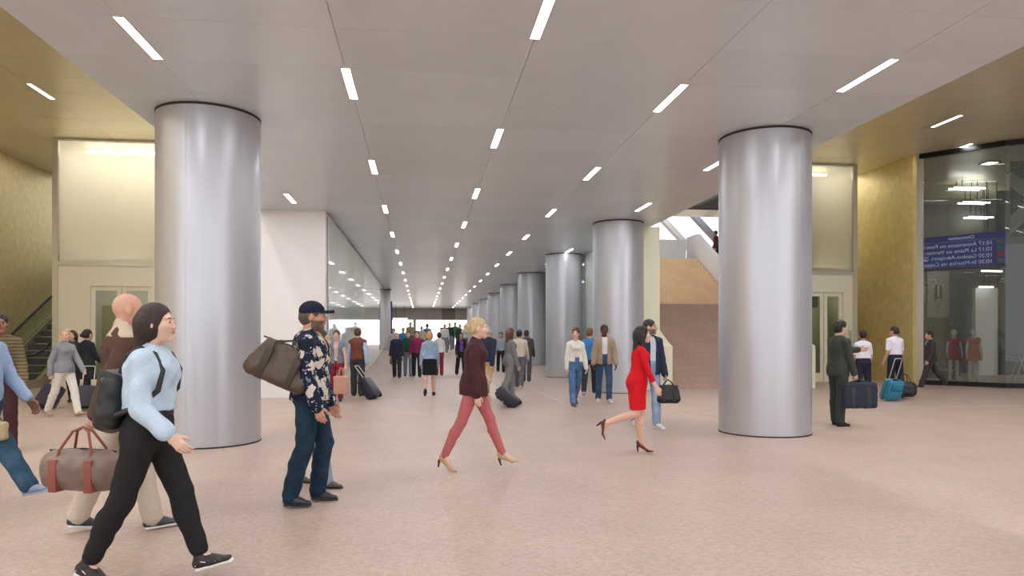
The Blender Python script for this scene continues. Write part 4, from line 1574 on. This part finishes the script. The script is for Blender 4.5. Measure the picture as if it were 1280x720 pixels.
person('woman with tied brown hair in white jacket and blue jeans', 719, 507, 1.74, 172, 'f', (216, 176, 154), ('messy', (96, 62, 50)), legs=((-12, 22, -20), (12, 4, 0)), arms=((6, 10, 12), (-4, 10, 10)), hyaw=30,
       tops=[dict(name='top', c=(216, 206, 202), g=.003, hem=.1, sleeve=.3), dict(name='jacket', c=(222, 216, 206), g=.02, hem=.03, open=(.05, .05))], bottom=dict(kind='trousers', c=(76, 106, 146), pat='denim', c2=(108, 136, 170), g=.01), shoes=('dress', (96, 66, 50), (60, 44, 36)))
person('man in bright blue shirt walking away behind the tan blazer', 737, 493, 1.78, 20, 'm', (200, 156, 132), ('thick', (112, 70, 46)), legs=((-16, 14, -18), (16, 8, 0)), tops=[dict(name='shirt', c=(52, 116, 176), hem=-.05)], bottom=dict(kind='trousers', c=(46, 48, 56), g=.01), shoes=('sneaker', (60, 60, 66), (226, 226, 226)))
person('man in tan blazer with white shirt and dark jeans', 755, 503, 1.82, 185, 'm', (92, 60, 46), ('crop', (26, 22, 22)), legs=((10, 14, 4), (-6, 6, 0)), arms=((4, 16, 12), (0, 14, 12)),
       tops=[dict(name='shirt', c=(222, 220, 232), g=.003, hem=.1, sleeve=1.0), dict(name='blazer', c=(166, 146, 122), g=.024, hem=-.1, open=(.055, .06), sleeve=.97)], bottom=dict(kind='trousers', c=(54, 78, 108), pat='denim', c2=(76, 102, 132), g=.008), shoes=('sneaker', (206, 198, 190), (230, 228, 224)))
CARRY['crew1'] = person('crew member in white short-sleeved shirt with the bare arms at sides', 1079, 502, 1.70, 10, 'f', (196, 150, 126), ('crop', (36, 28, 26)), legs=((4, 3, 0), (-4, 3, 0)), arms=((2, 10, 10), (2, 14, 10)),
       tops=[dict(name='shirt', c=(224, 220, 232), g=.016, hem=.08, sleeve=.36, loose=1)], bottom=dict(kind='trousers', c=(36, 38, 58), g=.012, belt=1))
CARRY['crew2'] = person('crew member in white short-sleeved shirt pulling a turquoise case', 1119, 497, 1.80, 352, 'm', (196, 150, 126), ('short', (44, 34, 30)), legs=((5, 4, 0), (-5, 4, 0)), arms=((-4, 30, 12), (4, 12, 12)), hands=('grip', 'relaxed'), hyaw=-20,
       tops=[dict(name='shirt', c=(226, 222, 234), g=.016, hem=.08, sleeve=.36, loose=1)], bottom=dict(kind='trousers', c=(36, 40, 62), g=.016, belt=1))
person('man in dark purple-grey suit striding past the shop window', 1163, 485, 1.76, 285, 'm', (202, 158, 134), ('short', (40, 32, 30)), legs=((24, 6, 6), (-26, 14, -22)), arms=((6, 18, 8), (-8, 12, 8)),
       tops=[dict(name='shirt', c=(200, 198, 206), g=.006, hem=.1), dict(name='suit_jacket', c=(68, 62, 70), g=.022, hem=-.12, open=(-.02, .04))], bottom=dict(kind='trousers', c=(66, 60, 66), g=.018))

# =================================================================== people farther down the hall
FAR = [
    ('bald man in dark navy sweater and charcoal trousers', 496, 473, 1.72, 186, 'm', 'balding', (150, 140, 130), (48, 52, 70), (50, 52, 60), 'sweater'),
    ('man in dark green sweater and pale jeans', 510, 471, 1.78, 182, 'm', 'short', (50, 40, 36), (44, 84, 64), (132, 146, 166), 'sweater'),
    ('man in magenta shirt and black trousers', 521, 472, 1.78, 180, 'm', 'short', (46, 36, 32), (138, 42, 82), (48, 48, 54), 'shirt'),
    ('dark haired woman in white top and red trousers seen from behind', 549, 470, 1.74, 5, 'f', 'bob', (44, 32, 30), (222, 216, 214), (142, 42, 60), 'top'),
    ('woman in black cardigan over a purple top', 576, 470, 1.74, 170, 'f', 'mid', (40, 30, 30), (44, 40, 48), (40, 40, 46), 'cardigan'),
    ('man in beige jacket beside the slim pale pillar', 492, 456, 1.78, 175, 'm', 'short', (110, 96, 84), (176, 176, 168), (110, 112, 116), 'jacket'),
    ('man in blue pullover far down the hall', 504, 452, 1.74, 185, 'm', 'short', (120, 84, 60), (72, 118, 176), (70, 74, 84), 'pullover'),
    ('man in olive jacket standing under the white lightbox', 513, 440, 1.86, 180, 'm', 'short', (52, 44, 40), (140, 132, 104), (80, 78, 76), 'jacket'),
    ('man in grey jacket walking towards the dark doorway', 534, 443, 1.82, 0, 'm', 'short', (48, 42, 42), (104, 112, 120), (60, 62, 70), 'jacket'),
    ('man in pale jacket beside the dark doorway', 556, 441, 1.76, 180, 'm', 'short', (70, 60, 56), (200, 200, 198), (120, 122, 130), 'jacket'),
    ('man in black jacket beside the green shirt man', 562, 438, 1.78, 185, 'm', 'short', (40, 36, 36), (52, 52, 56), (112, 122, 142), 'jacket'),
    ('man in bright green shirt and grey jeans at the far end', 569, 437, 1.84, 180, 'm', 'short', (44, 38, 36), (48, 118, 72), (120, 128, 144), 'shirt'),
    ('man in dark coat behind the purple top woman', 575, 441, 1.76, 178, 'm', 'short', (40, 34, 34), (60, 60, 66), (70, 72, 80), 'coat'),
    ('woman in pale grey coat at the far end of the hall', 581, 442, 1.76, 182, 'f', 'bob', (170, 140, 110), (186, 184, 182), (90, 92, 100), 'coat'),
    ('man in tan jacket far down beside the woman in denim jacket', 527, 446, 1.72, 175, 'm', 'short', (90, 80, 74), (170, 160, 142), (100, 100, 106), 'jacket'),
]
random.seed(3)
for lab, u, v, H, hd, sx, hs, hc, c1, c2, nm in FAR:
    q = random.uniform(6, 14)
    person(lab, u, v, H, hd, sx, random.choice([(206, 164, 142), (196, 150, 126), (214, 174, 152)]), (hs, hc), legs=((q, 6, 0), (-q, 10, -6)), arms=((-q * .6, 14, 10), (q * .6, 14, 10)),
           tops=([dict(name='top', c=(120, 70, 160), g=.006, hem=.0)] if 'purple top' in lab and 'cardigan' in lab else []) + [dict(name=nm, c=c1, g=.018, hem=-.04, **({'open': (.06, .06)} if 'cardigan' in nm else {}))],
           bottom=dict(kind='trousers', c=c2, g=.014), group='people far down the hall' if v < 460 else None)

# =================================================================== what they carry
J = CARRY['backpack']
r = J['root']
bk = tag(empty('backpack', tuple(r.location), r.rotation_euler[2]), 'black leather backpack on the back of the blue shirt woman', 'backpack')
T_ = J['T']
M_BP = fabric((30, 30, 32), 'leather')
f = Field((-.3, -.6, .7), (.3, .2, 1.6), .009)
c = T_(0, -.21, .15)
f.rbox(c, (.135, .075, .17), .06, R=rot_frame(0, rad(6)))
f.ell(c + V3(0, -.015, -.08), (.135, .1, .11), .04)
f.ell(c + V3(0, -.06, -.06), (.09, .05, .08), .02)
f.wrinkle(.004, 1.0)
a, b = f.surface()
link('bag_body', np_mesh('bag_body', a, b, [M_BP]), None, bk)
f = Field((-.3, -.6, .7), (.3, .2, 1.6), .009)
f.rbox(c + V3(0, .0, .15), (.115, .06, .035), .03, R=rot_frame(0, rad(20)))
a, b = f.surface()
link('top_flap', np_mesh('top_flap', a, b, [M_BP]), None, bk)
for sg in (-1, 1):
    pts = [T_(sg * .06, -.16, .33), T_(sg * .09, -.11, .44), T_(sg * .10, -.03, .49), T_(sg * .105, .06, .455), T_(sg * .115, .115, .36), T_(sg * .13, .10, .24), T_(sg * .16, .0, .14), T_(sg * .14, -.14, .08)]
    tube('strap', [tuple(p) for p in pts], .017, M_BP, bk, 8)

# brown bag slung over the shoulder of the man with the cap
J = CARRY['cap']
p = world_pt(J, J['T'](.10, -.05, .47))
t = hand_bag('shoulder_bag', 'slouchy brown leather bag slung behind the man with the cap', 'bag', p, J['root'].rotation_euler[2] + rad(90), (.58, .24, .36), .05, (84, 68, 52), (66, 52, 40), r=.07, h=.011, taper=.35)
t.rotation_euler = (0, rad(-24), J['root'].rotation_euler[2] - rad(90))
t.location = world_pt(J, J['T'](.16, -.12, .44))

J = CARRY['bald']
hand_bag('duffel_bag', 'brown duffel bag with rust red straps carried by the bald man', 'bag', palm(J, 1) + Vector((-.02, -.09, 0)), rad(-14), (.62, .26, .30), .16, (118, 98, 88), (138, 72, 60), r=.13, h=.012)
bagp = palm(CARRY['navy'], 0) + Vector((.06, -.02, 0))
hand_bag('handbag', 'black leather holdall in the hand of the navy jacket man', 'bag', bagp, rad(-14), (.40, .22, .30), .09, (30, 30, 32), r=.08, h=.012, taper=.25)
bagp = palm(CARRY['suit'], 1) + Vector((.03, -.07, 0))
hand_bag('garment_bag', 'dark navy garment bag held by the man in the suit', 'bag', bagp, rad(-8), (.58, .16, .44), .05, (48, 52, 66), (36, 38, 48), r=.05, h=.013, extras=True, pat=None)
bagp = palm(CARRY['vest'], 0)
hand_bag('tote_bag', 'large pale pink shopping bag of the woman in grey vest', 'bag', bagp + Vector((-.05, -.25, .06)), rad(-20), (.34, .16, .42), .2, (198, 154, 138), r=.03, h=.013, extras=False, pat=None)
hand_bag('handbag', 'small beige bag held by the man in teal jeans', 'bag', palm(CARRY['denim'], 1), rad(10), (.2, .08, .16), .05, (176, 156, 120), r=.03, h=.009, extras=False)

CASES = [
    ('navy wheeled suitcase behind the woman in grey jacket', 52, 512, 155, 38, (.42, .24, .56), (38, 44, 64), .3),
    ('black wheeled case beside the woman in long black coat', 109, 513, 190, 18, (.40, .24, .50), (34, 34, 38), .4),
    ('dark wheeled suitcase pulled by the man in brown vest', 470, 499, 250, 38, (.40, .24, .58), (36, 40, 54), .35),
    ('black wheeled suitcase tilted behind the khaki trousers man', 648, 509, 255, 52, (.38, .22, .58), (34, 38, 50), .55),
    ('turquoise wheeled suitcase beside the white shirted crew', 1112, 501, 10, 20, (.42, .24, .52), (44, 128, 158), .5),
]
for lab, u, v, rz, tilt, size, c, ext in CASES:
    X, Y, Z = spot(u, v)
    trolley(lab, (X, Y, Z), rad(rz), tilt, size, c, ext)
X, Y, Z = spot(1131, 499)
hand_bag('duffel_bag', 'black duffel bag lying behind the turquoise suitcase', 'bag', (X, Y, .62), rad(-12), (.52, .3, .36), .20, (34, 35, 40), r=.12, h=.013)

# =================================================================== shop interior
def at_Y(u, Y):
    q = (u - 640.0) / 880.0
    return (q * CY * Y + SY * Y) / (CY - q * SY)


for lab, u, v, c, hd in [('white mannequin in an orange sleeveless dress behind shop glass', 1217, 478, (206, 96, 66), 200), ('mannequin in a red dress behind the shop glass', 1192, 476, (190, 52, 40), 200)]:
    J = person(lab, u, v, 1.74, hd, 'f', (226, 224, 220), ('bald', (220, 220, 218)), arms=((4, 6, 12), (4, 6, 12)), legs=((2, 2, 0), (-2, 2, 0)), shoes=('heel', (214, 212, 208), (214, 212, 208)),
               bottom=dict(kind='dress', c=c, len=.62, sleeve=.1, flare=.17), lod=1, build=1.12)
    J['root'].name = 'mannequin'
    J['root']['category'] = 'mannequin'
    box('stand_plate', -.2, .2, -.25, .25, .001, .012, M_FRAME, J['root'])
X, Y, Z = spot(1192, 474)
pl = tag(empty('display_plinth', (X - .4, Y + .9, 0), rad(-20)), 'low grey display plinth behind the mannequins', 'plinth')
box('top_slab', -.9, .9, -.35, .35, .26, .32, mat('plinth_top', (150, 148, 144), .5), pl, .01)
box('base', -.86, .86, -.31, .31, 0, .26, mat('plinth_base', (110, 108, 104), .6), pl)
# potted plants
for lab, u, v, hgt in [('bushy potted plant behind the red mannequin', 1196, 470, 2.05), ('slender potted plant near the gold wall inside the shop', 1163, 470, 2.0)]:
    X, Y, Z = spot(u, v)
    pp = tag(empty('potted_plant', (X, Y, 0)), lab, 'plant')
    bm = bmesh.new()
    bm_tube(bm, [(0, 0, 0), (0, 0, .45), (0, 0, .5)], [.16, .2, .22], 20)
    link('pot', bm_mesh(bm, 'pot', True), mat('grey_pot', (96, 94, 90), .7), pp)
    tube('stem', [(0, 0, .45), (.03, 0, .9), (0, .02, 1.4), (.0, 0, hgt - .3)], .022, mat('bark', (88, 66, 48), .8), pp)
    bm = bmesh.new()
    random.seed(11)
    for k in range(130):
        th, ph = random.uniform(0, 6.283), random.uniform(-.9, 1.3)
        rr = random.uniform(.15, .42)
        cx_, cy_, cz_ = rr * math.cos(th) * math.cos(ph), rr * math.sin(th) * math.cos(ph), hgt - .35 + rr * math.sin(ph)
        d = Vector((math.cos(th), math.sin(th), random.uniform(-.4, .5))).normalized()
        sd = d.cross(Vector((0, 0, 1))).normalized() * .035
        c0 = Vector((cx_, cy_, cz_))
        vs = [bm.verts.new(c0), bm.verts.new(c0 + d * .08 + sd), bm.verts.new(c0 + d * .17 + Vector((0, 0, -.02))), bm.verts.new(c0 + d * .08 - sd)]
        bm.faces.new(vs)
    tag(link('foliage', bm_mesh(bm, 'foliage'), mat('leaf', (96, 116, 66), .6), pp), kind='stuff')
# trestle table
X, Y, Z = spot(1262, 481)
tt = tag(empty('trestle_table', (X + .3, Y, 0), rad(-22)), 'dark topped table on white A-frame trestles inside the shop', 'table')
box('table_top', -.2, 2.6, -.35, .35, .93, .97, mat('table_dark', (70, 68, 64), .5), tt)
for k in range(3):
    x = .1 + k * .85
    for dx in (-.3, .3):
        tube('leg', [(x + dx, -.2, 0), (x, -.2, .93)], .022, M_WHITE, tt, 6)
        tube('leg', [(x + dx, .2, 0), (x, .2, .93)], .022, M_WHITE, tt, 6)
# poster with a standing figure
xp0, xp1 = at_Y(1160, 27.1), at_Y(1187, 27.1)
po = tag(empty('poster', (xp0, 27.15, 0)), 'pale framed poster of a figure in a dark jacket on shop wall', 'poster')
pw = xp1 - xp0
box('sheet', 0, pw, -.02, .03, 2.35, 4.3, mat('poster_paper', (176, 174, 170), .6), po)
M_PJ, M_PS = mat('print_dark', (52, 52, 56), .7), mat('print_skin', (150, 140, 132), .7)


def flat(name, pts, y, m, parent):
    bm = bmesh.new()
    bm.faces.new([bm.verts.new((x, y, z)) for x, z in pts])
    return link(name, bm_mesh(bm, name), m, parent)


cx = pw * .5
flat('printed_figure', [(cx - .17, 2.95), (cx - .2, 3.45), (cx - .14, 3.72), (cx + .14, 3.72), (cx + .2, 3.45), (cx + .17, 2.95), (cx + .1, 3.15), (cx - .1, 3.15)], -.024, M_PJ, po)
flat('printed_legs', [(cx - .09, 2.5), (cx - .11, 3.0), (cx - .02, 3.0), (cx - .03, 2.5)], -.023, M_PS, po)
flat('printed_legs', [(cx + .03, 2.5), (cx + .02, 3.0), (cx + .11, 3.0), (cx + .09, 2.5)], -.023, M_PS, po)
flat('printed_shirt', [(cx - .03, 3.2), (cx - .05, 3.7), (cx + .05, 3.7), (cx + .03, 3.2)], -.026, mat('print_white', (200, 200, 198), .7), po)
flat('printed_head', [(cx + .06 * math.cos(k * .6283), 3.84 + .09 * math.sin(k * .6283)) for k in range(10)], -.024, M_PS, po)
# small framed picture next to it
xq = at_Y(1150, 27.1)
sp_ = tag(empty('framed_picture', (xq - .2, 27.15, 0)), 'small framed picture beside the large poster inside the shop', 'picture')
box('frame', 0, .5, -.02, .03, 2.95, 3.7, M_PJ, sp_)
box('print', .03, .47, -.03, -.02, 2.98, 3.67, mat('poster_paper', (176, 174, 170), .6), sp_)
# lamps inside the shop
lamps = [(1194, 1232, 24.0, 7.15), (1205, 1238, 25.6, 6.95), (1212, 1242, 26.6, 6.55)]
for ua, ub, Y, z in lamps:
    x0, x1 = at_Y(ua, Y), at_Y(ub, Y)
    t = tag(empty('twin_strip_lamp', (x0, Y, z)), 'pair of slim white strip lamps hung inside the shop', 'lamp', 'twin strip lamps in the shop')
    for dy in (0, .28):
        box('tube', 0, x1 - x0, dy, dy + .06, -.05, 0, emit_mat('shop_tube', (255, 252, 246), 16), t)
        box('rod', .3, .32, dy + .02, dy + .04, 0, ZS - z, M_BLACK, t)
        box('rod', x1 - x0 - .32, x1 - x0 - .3, dy + .02, dy + .04, 0, ZS - z, M_BLACK, t)
for ua, ub, Y, v in [(1228, 1253, 24.2, 338), (1225, 1242, 25.3, 358)]:
    x0, x1 = at_Y(ua, Y), at_Y(ub, Y)
    d = Y * CY + (x0 + x1) / 2 * SY
    z = EYE + (422 - v) / 880 * d
    t = tag(empty('strip_lamp', (x0, Y, z)), 'single slim strip lamp on thin rods inside the shop', 'lamp', 'single strip lamps in the shop')
    box('tube', 0, x1 - x0, 0, .06, -.05, 0, emit_mat('shop_tube', (255, 252, 246), 16), t)
    box('rod', .2, .22, .02, .04, 0, ZS - z, M_BLACK, t)
    box('rod', x1 - x0 - .22, x1 - x0 - .2, .02, .04, 0, ZS - z, M_BLACK, t)
# stand-in for a departures board reflected in the pane, modelled behind it
A, B = Vector(GA), Vector(GB)
ab = (A - B).normalized()
nin = Vector((ab.y, -ab.x))
if nin.dot(Vector((1, 1))) < 0:
    nin = -nin
org = B + nin * .35 + ab * .0
ang = math.atan2(ab.y, ab.x)
dbd = tag(empty('departure_board_reflection', (org.x, org.y, 3.72), ang), 'blue departures display seen from behind in the shop window', 'screen')
W_, H_ = 2.5, 1.02
M_BLUE = mat('display_blue', (44, 44, 130), .3, emit=(54, 54, 170), estr=.35)
M_BLUE2 = mat('display_dark_blue', (28, 28, 120), .3, emit=(30, 30, 160), estr=.4)
box('panel', 0, W_, -.02, .02, 0, H_ - .22, M_BLUE, dbd)
box('header', 0, W_, -.02, .02, H_ - .2, H_, M_BLUE2, dbd)
box('bottom_rail', 0, W_, -.03, .03, -.08, 0, M_BLACK, dbd)
M_TXT = mat('display_text', (190, 196, 214), .5, emit=(200, 206, 226), estr=.8)


def text(body, x, z, size, parent, m):
    cu = bpy.data.curves.new('text_line', 'FONT')
    cu.body = body
    cu.size = size
    cu.extrude = .004
    o = bpy.data.objects.new('text_line', cu)
    COL.objects.link(o)
    o.parent = parent
    cu.materials.append(m)
    bpy.context.view_layer.update()
    me = bpy.data.meshes.new_from_object(o.evaluated_get(bpy.context.evaluated_depsgraph_get()))
    bpy.data.objects.remove(o)
    if not me.materials:
        me.materials.append(m)
    o = link('text_line', me, None, parent)
    o.location = (x, 0.0, z)
    o.rotation_euler = (rad(90), 0, 0)
    for sgn in (-1, 1):
        pass
    return o


fr_side = .028 if (Vector((math.sin(ang), -math.cos(ang)))).dot(Vector((-1, -1))) > 0 else -.028
for body, z in (('Destination', H_ - .15), ('10:17 Annemasse ou Pont-Rouge', .64), ('10:17 La Plaine ou Vernier-Meyrin', .45), ('10:20 Gen\u00e8ve-A\u00e9roport \u2708', .26), ('10:20 St-Maurice via Coppet', .07)):
    o = text(body, .85 if body == 'Destination' else .36, z, .17 if body != 'Destination' else .15, dbd, M_TXT)
    o.location.y = -fr_side
for k, c in enumerate(((70, 110, 110), (170, 60, 80), (70, 110, 110), (70, 110, 110))):
    box('line_badge', .04, .27, -.026, .026, .055 + k * .19 + (.0), .055 + k * .19 + .15, mat('badge_%d' % c[0], c, .4, emit=c, estr=.3), dbd)
# chevron sign farther along
B2, C2 = Vector(GB), Vector(GC)
bc = (C2 - B2).normalized()
n2 = Vector((-bc.y, bc.x))
if n2.y < 0:
    n2 = -n2
o2 = B2 + n2 * .5 + bc * .25
cs = tag(empty('wayfinding_panel', (o2.x, o2.y, 4.55), math.atan2(bc.y, bc.x)), 'dark perforated panel with a pale chevron behind the shop glass', 'sign')
M_PERF = mat('perforated_dark', (70, 71, 68), .6)
nt = M_PERF.node_tree
vo = nt.nodes.new('ShaderNodeTexVoronoi'); vo.inputs['Scale'].default_value = 9; vo.inputs['Randomness'].default_value = 0
lt_ = nt.nodes.new('ShaderNodeMath'); lt_.operation = 'LESS_THAN'; lt_.inputs[1].default_value = .28
mx = nt.nodes.new('ShaderNodeMix'); mx.data_type = 'RGBA'
tc = [n for n in nt.nodes if n.type == 'TEX_COORD'][0]
nt.links.new(tc.outputs['Object'], vo.inputs['Vector'])
nt.links.new(vo.outputs['Distance'], lt_.inputs[0])
nt.links.new(lt_.outputs[0], mx.inputs[0])
mx.inputs[6].default_value, mx.inputs[7].default_value = lin((66, 67, 64)), lin((120, 122, 118))
nt.links.new(mx.outputs[2], nt.nodes['Principled BSDF'].inputs['Base Color'])
box('panel', 0, 2.4, 0, .05, 0, 2.3, M_PERF, cs)
bm = bmesh.new()
pts = [(0, .1), (1.05, 1.1), (0, 2.0), (0, 1.55), (.45, 1.1), (0, .65)]
fr_ = [bm.verts.new((x, -.02, z)) for x, z in pts]
bk_ = [bm.verts.new((x, 0.0, z)) for x, z in pts]
bm.faces.new(fr_)
bm.faces.new(bk_[::-1])
for i in range(6):
    bm.faces.new((fr_[i], bk_[i], bk_[(i + 1) % 6], fr_[(i + 1) % 6]))
link('chevron', bm_mesh(bm, 'chevron'), mat('chevron_pale', (176, 178, 174), .5), cs)
# person at the head of the stairs
person('person in dark red coat at the head of the stairs', 0, 0, 1.7, 300, 'm', (200, 156, 132), ('short', (50, 40, 40)), pos=(at_Y(895, YT + 2.2), YT + 2.2, ZT), tops=[dict(name='coat', c=(96, 54, 56), hem=-.1)], bottom=dict(kind='trousers', c=(50, 50, 56)), lod=2)
